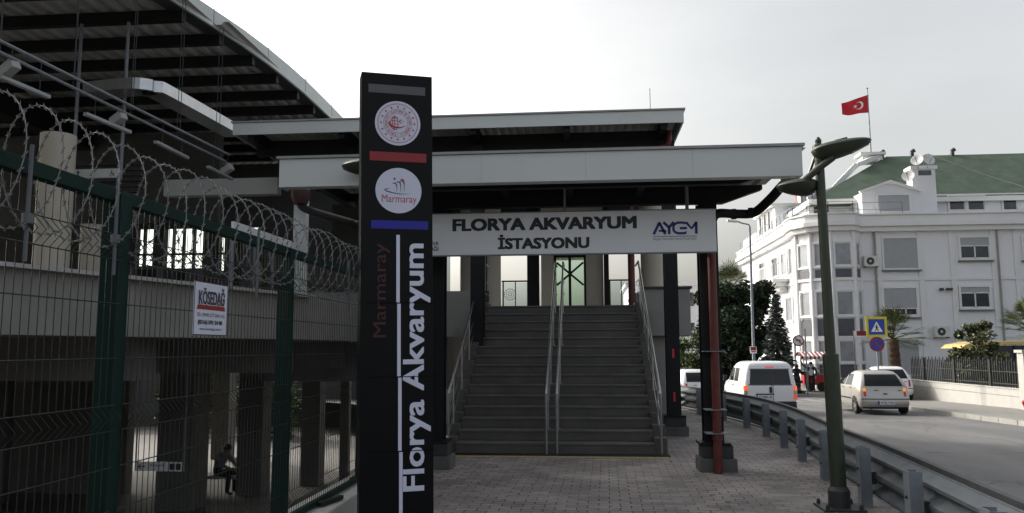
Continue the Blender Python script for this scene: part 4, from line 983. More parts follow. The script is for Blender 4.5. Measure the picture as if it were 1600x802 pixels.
# white line in four lengths, vertical lettering
for ya, yb_ in ((367, 472.5), (474.5, 588), (590, 704.5), (706.5, 830)):
    trect('white_line', 616.2, 620.2, ya, yb_, 'letter_white')
a = tp(645, 768); c = tp(645, 381); w1 = tp(667, 575)[0]-tp(623.5, 575)[0]
text('Florya Akvaryum', 'letter_white', t, Lp+TU*(tp(645.5, 575)[0])+UZ*((a[1]+c[1])/2)+TN*.001, UZ, -TU, w=c[1]-a[1], h=w1, bold=.022)
for ya in (473.5, 589, 705.5): trect('panel_seam', 569, 672, ya-.6, ya+.6, 'seam_black', .0075)
a = tp(590, 527); c = tp(590, 380); w1 = tp(606, 450)[0]-tp(580, 450)[0]
text('Marmaray', 'letter_dark_red', t, Lp+TU*(tp(592, 450)[0])+UZ*((a[1]+c[1])/2)+TN*.001, UZ, -TU, w=c[1]-a[1], h=w1)

# ================================================================== GUARDRAIL
t = thing('guardrail', 'grey steel guardrail with corrugated beam curving along the pavement edge', 'guardrail', (2.77, 8.68, 0))
RZ = lambda y: 0.0
# sample by arc length
def arclen(pts):
    s = [0]
    for a, c in zip(pts, pts[1:]): s.append(s[-1]+(c-a).length)
    return s
AL = arclen(RP)
def rp(s):
    for i in range(len(AL)-1):
        if AL[i] <= s <= AL[i+1]:
            f = (s-AL[i])/(AL[i+1]-AL[i]); return RP[i].lerp(RP[i+1], f), (RP[i+1]-RP[i]).normalized()
    return RP[-1], (RP[-1]-RP[-2]).normalized()
prof = [(.03,.07),(.0,.085),(-.01,.105),(-.005,.125),(.07,.165),(.08,.19),(.075,.21),(.0,.25),(-.01,.275),(-.005,.30),(.07,.345),(.08,.37),(.075,.395),(.02,.43),(.015,.455),(.10,.50),(.118,.515),(.12,.535)]
vs = []; ns = len(RP)
b = MB()
for th in (0, .006):
    pass
k = len(prof); fs = []
for i, p in enumerate(RP):
    d = (RP[min(i+1, ns-1)]-RP[max(i-1, 0)]).normalized(); o_ = Vector((d.y, -d.x, 0))
    for a, z in prof: vs.append(p+o_*(.16+a)+Vector((0, 0, z+.02)))
for i in range(ns-1):
    for j in range(k-1): fs.append((i*k+j, i*k+j+1, (i+1)*k+j+1, (i+1)*k+j))
b.add(vs, fs)
o = b.build('rail', 'galv_rail', t, smooth=True)
sm = o.modifiers.new('thickness', 'SOLIDIFY'); sm.thickness = .007
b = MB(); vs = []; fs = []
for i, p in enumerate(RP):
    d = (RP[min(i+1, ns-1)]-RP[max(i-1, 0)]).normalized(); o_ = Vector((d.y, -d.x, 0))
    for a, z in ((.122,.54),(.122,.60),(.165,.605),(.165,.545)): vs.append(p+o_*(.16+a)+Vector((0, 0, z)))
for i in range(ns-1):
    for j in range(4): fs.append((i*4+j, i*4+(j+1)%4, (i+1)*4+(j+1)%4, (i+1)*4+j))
b.add(vs, fs).build('shaded_lip', 'galv_shaded', t)  # added dark strip: shade on the rail's top lip put into its colour
b = MB()
s = .7
s_list = []
i0 = min(range(ns), key=lambda i: (RP[i]-Vector((2.77, 8.68, 0))).length); s0 = AL[i0]
s = s0-1.62*6
while s < AL[-1]:
    if s > 0: s_list.append(s)
    s += 1.62
for s in s_list:
    p, d = rp(s); sd = Vector((d.y, -d.x, 0)); z1 = .585
    c = MB()
    # C-section post: web faces the pavement
    for (o0, w, dd, dep) in ((0, .165, 0, .008),): c.beam(p+Vector((0,0,-.02)), p+Vector((0,0,z1)), .165, .008, up=sd)
    c.beam(p+d*.079+sd*.05+Vector((0,0,-.02)), p+d*.079+sd*.05+Vector((0,0,z1)), .007, .10, up=sd)
    c.beam(p-d*.079+sd*.05+Vector((0,0,-.02)), p-d*.079+sd*.05+Vector((0,0,z1)), .007, .10, up=sd)
    po = c.build('post', 'galv', t)
    for z in (.20, .37): MB().lathe([(.014, 0), (.014, .012), (.006, .018)], p-sd*.004+Vector((0,0,z)), -sd, n=8).build('bolt', 'dark_steel', po)
    e = MB(); e.beam(p+sd*.09+Vector((0,0,.28)), p+sd*.16+Vector((0,0,.28)), .07, .12)
    e.build('spacer', 'dark_steel', po)

# ================================================================== DARK GREEN LAMP POST
bp_ = at(1312, 795, Z=0); lx, ly = bp_.x, bp_.y
tp_ = at(1279, 232, Y=ly); leanx = tp_.x-lx
t = thing('street_lamp', 'dark green street lamp with two oval heads leaning beside the guardrail', 'street lamp', (lx, ly, 0))
pt = lambda f, dx=0, dy=0: Vector((lx+leanx*f+dx, ly+dy, tp_.z*f))
zf = lambda z: z/tp_.z
b = MB(); b.tube([pt(0), pt(zf(1.53))], .078, 20); b.tube([pt(zf(1.53)), pt(zf(1.545)), pt(1)], [.078, .052, .046], 20); b.lathe([(.062, 0), (.06, .03), (.03, .05), (.034, .085), (.012, .12)], pt(1), n=16)
b.build('pole', 'lamp_green', t, smooth=True)
b = MB(); b.box(lx-.2, lx+.2, ly-.2, ly+.2, -.01, .022); b.lathe([(.105, 0), (.105, .16), (.08, .2)], (lx, ly, .02), n=20)
for sx in (-1, 1):
    for sy in (-1, 1): b.lathe([(.02, 0), (.02, .03), (.01, .05)], (lx+sx*.16, ly+sy*.16, .02), n=8)
b.build('base', 'dark_steel', t)
def lamp_head(cpx, tilt, ydir, L, W_, yoff, flip=1):
    """flat oval luminaire: long axis along local X tilted up by tilt"""
    c = cpx; ax = Vector((math.cos(tilt)*flip, ydir, math.sin(tilt))).normalized(); sd = Vector((0,0,1)).cross(ax).normalized(); up = ax.cross(sd)
    if up.z < 0: up = -up
    b = MB(); nu, nv = 24, 12
    def f(u, v):
        a = (u-.5)*2; th = 2*math.pi*v
        w = math.sqrt(max(0, 1-abs(a)**2.4))*(1-.18*a)
        hgt = math.sin(th); 
        return c+ax*a*L/2+sd*math.cos(th)*W_/2*w+up*(hgt*(.055 if hgt > 0 else .12)*w*(1 if hgt > 0 else (1-.25*a)))
    b.grid(f, nu, nv)
    h = b.build('lamp_head', 'lamp_green', t, smooth=True)
    b = MB()
    b.grid(lambda u, v: c+ax*(lerp(.30, .92, u)-.0)*L/2*.96+sd*((v-.5)*W_*.55*(1-.5*u))-up*(.105*(1-.55*u)*math.sqrt(max(0,1-((v-.5)*1.2)**2))), 8, 4)
    b.build('lens', 'lamp_lens', h)
    b = MB(); b.tube([c-ax*L*.08+up*.05-sd*.02, c+ax*L*.12+up*.062], [.02, .02], 8); b.build('latch', 'lamp_green', h)
    return c-ax*L*.38-up*.05
c1 = at(1314, 228, Y=ly-.05); c2 = at(1245, 289, Y=ly+.1)
e1 = lamp_head(c1, R(8), -.25, .60, .34, 0, 1); e2 = lamp_head(c2, R(-2), .35, .42, .3, 0, -1)
b = MB(); a0 = at(1300, 247, Y=ly-.08); a1 = at(1258, 281, Y=ly+.02)
b.tube([at(1302, 246, Y=ly-.10), at(1278, 264, Y=ly-.055), at(1256, 283, Y=ly-.02)], .036, 12)
b.tube([at(1274, 243, Y=ly+.05), at(1264, 272, Y=ly+.06)], .016, 8); b.tube([at(1276, 272, Y=ly), at(1300, 246, Y=ly-.09)], .02, 8)
b.build('arm', 'lamp_green', t, smooth=True)
# part of a second lamp head showing left of the totem
p = at(553, 258, Y=9.0)
t = thing('street_lamp', 'dark street lamp mostly hidden behind the station totem', 'street lamp', (p.x+.55, 9.0, 0))
b = MB(); b.tube([(p.x+.5, 8.95, 0), (p.x+.5, 8.95, 3.7)], [.07, .045], 14); b.build('pole', 'lamp_green', t, smooth=True)
c_ = p+Vector((.06, 0, .0)); lamp_head(c_, R(-3), .1, .42, .3, 0, -1)
b = MB(); b.tube([c_+Vector((.1,0,-.02)), (p.x+.5, 8.95, 3.45)], .03, 10); b.build('arm', 'lamp_green', t)

# ================================================================== VEHICLES
def car_shape(zs, rc=.16, rf=.3, bul=.05):
    """zs: list of (z, y_rear, y_front, half_width); returns interpolator"""
    def row(z):
        if z <= zs[0][0]: return zs[0][1:]
        for a, c in zip(zs, zs[1:]):
            if a[0] <= z <= c[0]:
                f = (z-a[0])/(c[0]-a[0]+1e-9); return tuple(lerp(a[i], c[i], f) for i in (1, 2, 3))
        return zs[-1][1:]
    def side(y, z):
        yr, yf, w = row(z); s = (y-yr)/(yf-yr+1e-9); return w*(1-.05*max(0, 2*s-1)**3-.012*max(0, 1-2*s)**3)
    def outline(z):
        yr, yf, w = row(z); P = []
        rcc = min(rc, w*.8); rff = min(rf, w*.8)
        for i in range(6): x = (w*.985-rcc)*i/6; P.append((x, yr+bul*(x/w)**2))
        yb_ = yr+bul*((w*.985-rcc)/w)**2
        for i in range(6):
            a = R(90*i/6); P.append((w*.985-rcc+rcc*math.sin(a), yb_+rcc-rcc*math.cos(a)))
        ys = yb_+rcc; ye = yf-rff-.1
        for i in range(12): y = lerp(ys, ye, i/12); P.append((side(y, z), y))
        xe = side(ye, z)
        for i in range(6):
            a = R(90*i/6); P.append((xe-rff+rff*math.cos(a), ye+rff*math.sin(a)))
        for i in range(5): x = (xe-rff)*(1-i/5); P.append((x, ye+rff+.1*(1-(x/max(w, .1))**2)))
        P.append((0, yf)); return P
    def rear(x, z): yr, yf, w = row(z); return yr+bul*(x/w)**2
    return row, side, outline, rear
def loft(b, shape, zl, off=0.0, full=True):
    rings = []
    for z in zl:
        h = shape[2](z); pts = [(x, y, z) for x, y in h]+[(-x, y, z) for x, y in h[::-1] if x > 1e-6]
        pts = [p for i, p in enumerate(pts)]; rings.append(pts)
    k = len(rings[0]); vs = [p for r in rings for p in r]; fs = []
    for i in range(len(rings)-1):
        for j in range(k): fs.append((i*k+j, i*k+(j+1) % k, (i+1)*k+(j+1) % k, (i+1)*k+j))
    fs.append(tuple(range(k-1, -1, -1))); fs.append(tuple((len(rings)-1)*k+j for j in range(k)))
    b.add(vs, fs); return b
def rear_patch(b, sh, x0, x1, z0, z1, off=.006, tx=0.0, th=.0):
    """x range at the bottom, narrowed by tx at the top"""
    def f(u, v):
        z = lerp(z0, z1, v); xa = x0+tx*v; xb = x1-tx*v
        edge = min(u, 1-u)
        zc = z
        x = lerp(xa, xb, u); return (x, sh[3](x, zc)-off, zc)
    b.grid(f, 10, 6); return b
def side_patch(b, sh, sgn_, ya, yb_, z0, z1, off=.006, ta=0.0, tb=0.0):
    def f(u, v):
        z = lerp(z0, z1, v); y = lerp(ya+ta*v, yb_-tb*v, u); return (sgn_*(sh[1](y, z)+off), y, z)
    b.grid(f, 10, 5); return b
def wheel(par, sgn_, y, r, hw, wd=.18, rim='rim', cover=True):
    o = MB(); O = Vector((sgn_*(hw-wd+.012), y, r)); ax = Vector((sgn_, 0, 0))
    o.lathe([(r*.62, 0), (r*.93, 0), (r, .03), (r, wd-.03), (r*.93, wd), (r*.66, wd), (r*.62, wd-.02)], O, ax, n=28)
    w = o.build('wheel', 'tyre', par, local=True, smooth=True)
    c = MB(); c.lathe([(r*.62, wd-.05), (r*.6, wd-.012), (r*.3, wd-.02), (r*.12, wd-.004), (0, wd)], O, ax, n=28); q = c.build('rim', rim, w, local=True, smooth=True)
    if cover:
        c = MB()
        a1 = Vector((0,1,0)); a2 = Vector((0,0,1))
        for i in range(7):
            a = 2*math.pi*i/7; d = a1*math.cos(a)+a2*math.sin(a); s = ax.cross(d)
            p = O+ax*(wd-.008)+d*r*.42; c.add([p-s*.02-d*.035, p+s*.02-d*.035, p+s*.03+d*.045, p-s*.03+d*.045], [(0,1,2,3)])
        c.build('rim_opening', 'car_black', w, local=True, fixn=False)
def arch(par, sgn_, y, r, hw, sh):
    c = MB(); n = 20; vs = []; R_ = r+.055
    pts = [(y+R_*math.cos(math.pi*i/n), r*.98+R_*math.sin(math.pi*i/n)) for i in range(n+1)]+[(y-R_, .18), (y+R_, .18)]
    c.add([(sgn_*(sh[1](a, z)+.004), a, z) for a, z in pts], [tuple(range(len(pts)))])
    c.build('wheel_arch', 'car_black', par, local=True)
def plate(par, x, y, z, w, h, txt, ny=-1):
    b = MB(); b.box(x-w/2, x+w/2, y-.01, y, z-h/2, z+h/2); p = b.build('number_plate', 'plate_white', par, local=True)
    b = MB(); b.box(x-w/2, x-w/2+.05, y-.0125, y-.0105, z-h/2, z+h/2); b.build('plate_band', 'plate_blue', p, local=True)
    o = text(txt, 'letter_black', None, (x+.02, y-.0112, z), UX, UZ, w=w*.78, h=h*.6, bold=.02); o.parent = p
    return p
# ---- white van
def make_van():
    zs = [(.20,.10,3.86,.78),(.32,.02,3.92,.835),(.50,.0,3.95,.855),(.80,.0,3.88,.858),(.98,.015,3.55,.85),(1.08,.03,3.02,.838),(1.30,.06,2.78,.80),(1.52,.10,2.50,.755),(1.64,.15,2.25,.71),(1.71,.24,2.05,.63),(1.74,.40,1.85,.48)]
    sh = car_shape(zs, .13, .34, .045)
    t = thing('white_van', 'white compact van with lit brake lights seen from behind', 'van')
    zl = [.20,.26,.32,.41,.5,.6,.7,.8,.89,.98,1.03,1.08,1.19,1.3,1.41,1.52,1.58,1.64,1.68,1.71,1.73,1.74]
    loft(MB(), sh, zl).build('body', 'car_white', t, local=True, smooth=True)
    b = MB(); rear_patch(b, sh, -.66, .66, 1.0, 1.47, .006, .05); b.build('rear_window', 'car_glass', t, local=True)
    b = MB(); rear_patch(b, sh, -.70, .70, .965, .995, .005); rear_patch(b, sh, -.64, .64, 1.475, 1.50, .005); b.build('window_seal', 'car_black', t, local=True)
    b = MB(); b.grid(lambda u, v: (lerp(-.015, .005, u)+.08, sh[3](.08, lerp(.36, 1.5, v))-.0075, lerp(.36, 1.5, v)), 1, 12); b.build('door_seam', 'car_trim', t, local=True)
    for s in (-1, 1):
        b = MB(); side_patch(b, sh, s, 1.72, 2.62, 1.06, 1.50, .006, 0, .30); side_patch(b, sh, s, .98, 1.62, 1.06, 1.50, .006, .02, .02); b.build('side_window', 'car_glass', t, local=True)
        b = MB(); side_patch(b, sh, s, .46, .90, 1.06, 1.50, .005, .03, .02); b.build('side_panel', 'car_trim' if s > 0 else 'car_white', t, local=True)
        b = MB(); side_patch(b, sh, s, .95, 2.9, .52, .60, .012); b.build('rub_strip', 'car_black', t, local=True)
        b = MB(); side_patch(b, sh, s, 1.66, 1.675, .42, 1.05, .004); side_patch(b, sh, s, .94, .952, .42, 1.05, .004); b.build('door_seam', 'car_black', t, local=True)
        b = MB(); side_patch(b, sh, s, 1.74, 1.92, .90, .94, .02); b.build('door_handle', 'car_black', t, local=True)
        c = MB()
        for (z0, z1, nm, mt) in ((.52,.66,'lens','light_lit'),(.662,.80,'lens','rim'),(.802,.95,'lens','light_top')):
            c = MB(); c.grid(lambda u, v: ((s*lerp(.735, .853, u)), sh[3](.7, lerp(z0, z1, v))+.0-.012+.075*u*u, lerp(z0, z1, v)), 5, 3)
            c.build('tail_light', mt, t, local=True)
        b = MB(); b.box(s*.88, s*1.02, 2.60, 2.68, 1.02, 1.22); m_ = b.build('wing_mirror', 'car_black', t, local=True, bevel=.02)
        for y in (.72, 3.22): arch(t, s, y, .30, .86, sh); wheel(t, s, y, .30, .86)
    b = MB()
    zz = [.22,.27,.36,.41]
    pts = [p for p in sh[2](.35)][:14]; path = [(-x, y) for x, y in pts[::-1]]+pts[1:]
    vs = []; 
    for z, o_ in ((.19,.0),(.24,.028),(.42,.030),(.46,.006)):
        for x, y in path: vs.append((x*(1+o_*.9), y-o_, z))
    k = len(path); b.add(vs, [(j*k+i, j*k+i+1, (j+1)*k+i+1, (j+1)*k+i) for j in range(3) for i in range(k-1)]); b.build('bumper', 'car_black', t, local=True, smooth=True)
    b = MB(); b.box(-.14, .14, .10, .13, 1.535, 1.575); b.build('brake_light', 'light_lit', t, local=True, bevel=.008)
    b = MB(); b.box(-.045, .045, -.03, .02, .72, .92); b.build('door_handle', 'car_black', t, local=True, bevel=.03)
    b = MB(); b.box(-.48, .10, -.014, .02, .66, .70); b.build('plate_lamp_bar', 'car_trim', t, local=True, bevel=.005)
    plate(t, -.20, -.003, .59, .54, .115, '37 MEA 54')
    b = MB(); b.grid(lambda u, v: (lerp(-.38, -.08, u), .12, lerp(1.02, 1.38, v)+.03*math.sin(6*u)), 4, 4); b.build('window_bag', 'cloth_grey', t, local=True)
    return t
van = make_van(); p = Vector((5.98, 27.0, road_z(27.2))); place(van, p, R(1.0))
# ---- silver hatchback
def make_hatch(body, label, name, txt, lit):
    zs = [(.19,.14,3.74,.72),(.30,.03,3.80,.785),(.44,.0,3.83,.805),(.60,.04,3.80,.81),(.74,.07,3.60,.808),(.88,.12,2.95,.795),(.96,.17,2.60,.775),(1.12,.30,2.32,.70),(1.28,.46,2.02,.62),(1.38,.60,1.80,.54),(1.42,.80,1.60,.42)]
    sh = car_shape(zs, .15, .34, .06)
    t = thing(name, label, 'car')
    zl = [.19,.24,.30,.37,.44,.52,.60,.67,.74,.81,.88,.92,.96,1.04,1.12,1.2,1.28,1.33,1.38,1.40,1.42]
    loft(MB(), sh, zl).build('body', body, t, local=True, smooth=True)
    b = MB(); rear_patch(b, sh, -.60, .60, .93, 1.30, .008, .10); b.build('rear_window', 'car_glass', t, local=True)
    b = MB(); rear_patch(b, sh, -.76, .76, .50, .53, .012); b.build('bumper_strip', 'car_black', t, local=True)
    b = MB(); rear_patch(b, sh, -.70, .70, .19, .25, .004); b.build('lower_valance', 'car_black', t, local=True)
    for s in (-1, 1):
        b = MB(); side_patch(b, sh, s, 1.72, 2.62, .93, 1.29, .006, 0, .52); side_patch(b, sh, s, .92, 1.64, .93, 1.29, .006, .22, .02); b.build('side_window', 'car_glass', t, local=True)
        b = MB(); side_patch(b, sh, s, .98, 2.85, .47, .52, .012); b.build('rub_strip', 'car_black', t, local=True)
        b = MB(); side_patch(b, sh, s, 1.67, 1.682, .34, .92, .004); side_patch(b, sh, s, .93, .94, .5, .92, .004); b.build('door_seam', 'car_black', t, local=True)
        b = MB(); side_patch(b, sh, s, 1.72, 1.88, .83, .865, .016); side_patch(b, sh, s, .98, 1.12, .83, .865, .016); b.build('door_handle', 'car_black', t, local=True)
        for z0, z1, mt in ((.60,.76,'light_red'),(.76,.87,'light_amber' if lit else 'light_red')):
            c = MB(); c.grid(lambda u, v: (s*lerp(.59, .80, u), sh[3](.6, lerp(z0, z1, v))-.012+.14*u*u, lerp(z0, z1, v)), 6, 3); c.build('tail_light', mt, t, local=True)
        b = MB(); b.box(s*.82, s*.95, 2.42, 2.50, .93, 1.06); b.build('wing_mirror', 'car_black', t, local=True, bevel=.02)
        for y in (.62, 3.06): arch(t, s, y, .275, .81, sh); wheel(t, s, y, .275, .81)
    b = MB(); b.box(-.06, .06, .02, .09, .665, .70); b.build('boot_handle', 'car_black', t, local=True, bevel=.01)
    b = MB(); b.box(-.34, -.20, .058, .065, .79, .81); b.box(.42, .52, .06, .075, .79, .81); b.build('badge', 'car_trim', t, local=True)
    plate(t, .0, -.006, .40, .52, .115, txt)
    b = MB(); b.tube([(-.45, .06, .2), (-.45, .22, .2)], .025, 8); b.build('exhaust', 'dark_steel', t, local=True)
    for x in (-.35, .35):
        b = MB(); b.box(x-.13, x+.13, 1.3, 1.4, .9, 1.24); b.build('headrest', 'car_black', t, local=True, bevel=.04)
    return t
sil = make_hatch('car_silver', 'silver hatchback with a glowing amber indicator by the right kerb', 'silver_hatchback', '34 ZL 7193', True)
place(sil, (9.72, 27.4, road_z(27.6)), R(-1))
wh = make_hatch('car_white', 'white hatchback ahead of the van seen between two steel columns', 'white_hatchback', '34 RK 512', False)
place(wh, (4.72, 33.6, road_z(34)), R(14))
w2 = copy_tree(wh); w2['label'] = 'white car parked beyond the silver hatchback at the wall corner'; w2.name = 'parked_car'
place(w2, (at(1397, 600, Y=35.2).x, 35.2, sw_z(36.5)), R(-6))
# ---- yellow minibus behind the iron fence
t = thing('yellow_minibus', 'yellow-roofed minibus parked behind the black iron fence', 'minibus', (17.6, 38.4, -.5))
bz = -.5
b = MB(); b.box(16.6, 24, 37.5, 39.6, bz+.35, bz+1.4); b.build('body', 'car_black', t, bevel=.08)
b = MB(); b.add([(16.75,37.55,bz+1.42),(16.75,39.55,bz+1.42),(17.35,39.5,bz+2.15),(17.35,37.6,bz+2.15),(23.9,37.6,bz+2.2),(23.9,39.5,bz+2.2),(24,39.55,bz+1.42),(24,37.55,bz+1.42)], [(0,1,2,3),(3,2,5,4),(0,3,4,7),(1,6,5,2),(6,7,4,5)]); b.build('window_band', 'car_glass', t)
b = MB(); b.prism([(16.62, 2.04),(16.85,2.22),(17.6,2.36),(23.9,2.36),(23.9,2.19),(18.6,2.19),(17.5,2.16),(17.0,2.02)], (0,37.5,bz), (1,0,0), (0,0,1), (0,-1,0), 2.1); b.build('roof', 'van_yellow', t, bevel=.03)
for x in (17.5, 18.9, 20.6, 22.2): MB().box(x, x+.12, 37.52, 37.60, bz+1.42, bz+2.17).build('pillar', 'car_black', t)
for x in (17.9, 22.5):
    b = MB(); b.lathe([(.2,0),(.36,.02),(.36,.2),(.2,.22)], (x, 37.45, bz+.36), (0,1,0), n=20); b.build('wheel', 'tyre', t)
b = MB(); b.box(16.58, 16.62, 37.7, 37.95, bz+.8, bz+.95); b.build('headlight', 'plate_white', t)

# ================================================================== RIGHT PAVEMENT: WALL, IRON FENCE, PILLAR
wa = Vector((14.25, 37.2, 0)); wb = Vector((14.55, 28.55, 0)); wc = Vector((14.7, 22.0, 0))
t = thing('garden_wall', 'low pale stone wall with black iron railings beside the pavement', 'wall', (14.5, 33, -.4))
gz = lambda y: sw_z(y)-.02
b = MB(); cop = MB(); gr = MB()
def wallseg(p, q):
    n = 6
    for i in range(n):
        a = p.lerp(q, i/n); c = p.lerp(q, (i+1)/n)
        b.add([(a.x,a.y,gz(a.y)-.2),(c.x,c.y,gz(c.y)-.2),(c.x,c.y,.16),(a.x,a.y,.16),(a.x+.25,a.y,gz(a.y)-.2),(c.x+.25,c.y,gz(c.y)-.2),(c.x+.25,c.y,.16),(a.x+.25,a.y,.16)],
              [(0,1,2,3),(4,7,6,5),(3,2,6,7),(0,4,5,1),(0,3,7,4),(1,5,6,2)])
    cop.beam(p+Vector((.125,0,.18)), q+Vector((.125,0,.18)), .31, .04)
    for z in (-.08,): gr.beam(p+Vector((-.002,0,z)), q+Vector((-.002,0,z)), .01, .02)
wallseg(wa, wb); wallseg(wb+Vector((0,-.4,0)), wc)
b.add([(wa.x,wa.y,gz(wa.y)-.2),(wa.x+4,wa.y+.6,gz(wa.y)-.2),(wa.x+4,wa.y+.6,.16),(wa.x,wa.y,.16),(wa.x,wa.y+.25,gz(wa.y)-.2),(wa.x+4,wa.y+.85,gz(wa.y)-.2),(wa.x+4,wa.y+.85,.16),(wa.x,wa.y+.25,.16)],[(0,1,2,3),(4,7,6,5),(3,2,6,7),(0,3,7,4)])
b.build('stone_course', 'wall_marble', t); cop.build('coping', 'wall_marble', t, bevel=.008); gr.build('joint_line', 'concrete_dark', t)
def railing(p, q):
    n = int((q-p).length/.155); pk = MB()
    for i in range(n+1):
        a = p.lerp(q, i/n)+Vector((.1,0,0)); h = 1.08+(.10 if i % 2 else 0); r = .018
        if i % 17 == 8: r = .05; h = 1.16
        pk.box(a.x-r, a.x+r, a.y-r, a.y+r, .2, h if r < .03 else h)
        if r < .03: pk.tube([(a.x, a.y, h), (a.x, a.y, h+.06)], [.02, .002], 5)
    pk.beam(p+Vector((.1,0,.32)), q+Vector((.1,0,.32)), .03, .035); pk.beam(p+Vector((.1,0,.74)), q+Vector((.1,0,.74)), .03, .03)
    pk.build('railing', 'iron_black', t)
railing(wa, wb+Vector((0,.1,0))); railing(wb+Vector((0,-.45,0)), wc)
b = MB(); b.box(14.42, 14.86, 28.12, 28.52, -.6, 1.40); b.box(14.36, 14.92, 28.06, 28.58, 1.40, 1.50); tag(b.build('stone_pillar', 'wall_marble', bevel=.012), 'pale stone gate pillar with cap at the right picture edge', 'pillar')
b = MB(); b.box(14.0, 14.24, 27.2, 27.5, sw_z(27.3), sw_z(27.3)+.3); b.tube([(14.02, 27.35, sw_z(27.3)+.2), (13.88, 27.3, sw_z(27.3)+.33)], [.1, .05], 8)
tag(b.build('hydrant', 'cart_red', bevel=.04), 'small red hydrant by the gate pillar at the right picture edge', 'hydrant')

rl = random.Random(77); b = MB(); M('dry_leaf', (.16, .10, .045), .8, var=.5, scale=9)
for i in range(90):
    if rl.random() < .6: p, d = rp(rl.uniform(6, 22)); p = p-Vector((d.y, -d.x, 0))*rl.uniform(-.25, .35)
    else: p = Vector((rl.uniform(-2, 2.2), rl.uniform(7.5, 12), 0))
    a = rl.uniform(0, 6.28); l = rl.uniform(.015, .04); u = Vector((math.cos(a), math.sin(a), 0)); v = Vector((-u.y, u.x, 0)); p = p+UZ*.006
    b.add([p-u*l, p+v*l*.5+UZ*rl.uniform(0, .012), p+u*l+UZ*rl.uniform(0, .015), p-v*l*.5], [(0,1,2,3)])
o = tag(b.build('fallen_leaves', 'dry_leaf', fixn=False), 'small dry fallen leaves scattered on the pavement by the guardrail', 'leaves', kind='stuff')

# ================================================================== TRAFFIC SIGNS, GREY LAMP
t = thing('traffic_sign', 'yellow-bordered blue pedestrian crossing sign with a no-parking disc below', 'sign', (11.55, 33, -.7))
ctr = at(1369.5, 511, Y=33); hw = (at(1386, 511, Y=33).x-at(1353, 511, Y=33).x)/2
px_ = at(1371, 545, Y=33).x
b = MB(); b.tube([(px_, 33.04, road_z(33)), (px_, 33.04, ctr.z+hw)], .03, 10); b.build('pole', 'galv', t, smooth=True)
b = MB(); b.box(ctr.x-hw, ctr.x+hw, 33-.015, 33, ctr.z-hw, ctr.z+hw); sg = b.build('board', 'yellow', t, bevel=.003)
b = MB(); w = hw*.76; b.box(ctr.x-w, ctr.x+w, 32.981, 32.984, ctr.z-w, ctr.z+w); b.build('blue_field', 'road_blue', sg)
b = MB(); O = Vector((ctr.x, 32.979, ctr.z)); b.add([O+UX*-w*.72-UZ*w*.62, O+UX*w*.72-UZ*w*.62, O+UZ*w*.70], [(0,1,2)]); b.build('triangle', 'flag_white', sg, fixn=False)
b = MB(); disc(b, O+UZ*w*.22, UX, UZ, w*.10, 10, th=.003); ribbon(b, [(0,w*.1),(0,-w*.18)], [w*.09]*2, O, UX, UZ, .003)
ribbon(b, [(0,-w*.12),(-w*.2,-w*.52)], [w*.06]*2, O, UX, UZ, .003); ribbon(b, [(0,-w*.12),(w*.2,-w*.52)], [w*.06]*2, O, UX, UZ, .003); ribbon(b, [(-w*.24,-w*.06),(0,w*.06),(w*.22,-w*.10)], [w*.045]*3, O, UX, UZ, .003); b.build('walking_figure', 'letter_black', sg, fixn=False)
c_ = at(1370, 538, Y=33); r_ = at(1382, 538, Y=33).x-c_.x
b = MB(); b.lathe([(r_, 0), (r_, .012)], (c_.x, 32.985, c_.z), (0,1,0), n=28); nd = b.build('disc', 'sign_red', t)
b = MB(); O = Vector((c_.x, 32.984, c_.z)); disc(b, O, UX, UZ, r_*.8, 28); b.build('blue_field', 'road_blue', nd, fixn=False)
b = MB(); ribbon(b, [(-r_*.58, r_*.58), (r_*.58, -r_*.58)], [r_*.12]*2, O, UX, UZ, .004); b.build('red_bar', 'sign_red', nd, fixn=False)
# red street name sign
p = at(1334, 522, Y=45); q = at(1352, 522, Y=45)
t = thing('street_name_sign', 'small red and white street name sign on a thin pole behind the silver car', 'sign', (p.x, 45, -.9))
b = MB(); b.tube([(p.x, 45.03, -.95), (p.x, 45.03, p.z+.2)], .03, 8); b.build('pole', 'galv', t, smooth=True)
b = MB(); b.box(p.x, q.x+.35, 45-.02, 45, p.z-.10, p.z+.16); o = b.build('board', 'sign_red', t)
b = MB(); b.box(p.x, p.x+.14, 44.97, 44.979, p.z-.10, p.z+.16); b.box(p.x, q.x+.35, 44.97, 44.979, p.z-.17, p.z-.10); b.build('white_band', 'flag_white', o)
# no left turn
p = at(1247.5, 532.5, Y=44); r_ = at(1256.5, 532, Y=44).x-p.x
t = thing('traffic_sign', 'round no-left-turn sign on a thin pole above the food cart', 'sign', (p.x+.5, 44, -.9))
pz = at(1262, 600, Y=44).x
b = MB(); b.tube([(pz, 44.06, -.95), (pz, 44.06, 2.6)], .035, 8); b.tube([(p.x, 44.04, p.z), (pz, 44.05, p.z)], .02, 6); b.build('pole', 'galv', t, smooth=True)
b = MB(); b.lathe([(r_, 0), (r_, .015)], (p.x, 44, p.z), (0,1,0), n=28); o = b.build('disc', 'sign_red', t)
b = MB(); O = Vector((p.x, 43.998, p.z)); disc(b, O, UX, UZ, r_*.78, 28); b.build('white_field', 'flag_white', o, fixn=False)
b = MB(); ribbon(b, [(r_*.28,-r_*.5),(r_*.28,r_*.12),(-r_*.2,r_*.12)], [r_*.11]*3, O, UX, UZ, .004); b.add([O+UX*-r_*.55+UZ*r_*.12-Vector((0,.004,0)), O+UX*-r_*.15-UZ*r_*.14-Vector((0,.004,0)), O+UX*-r_*.15+UZ*r_*.38-Vector((0,.004,0))], [(0,1,2)]); b.build('arrow', 'letter_black', o, fixn=False)
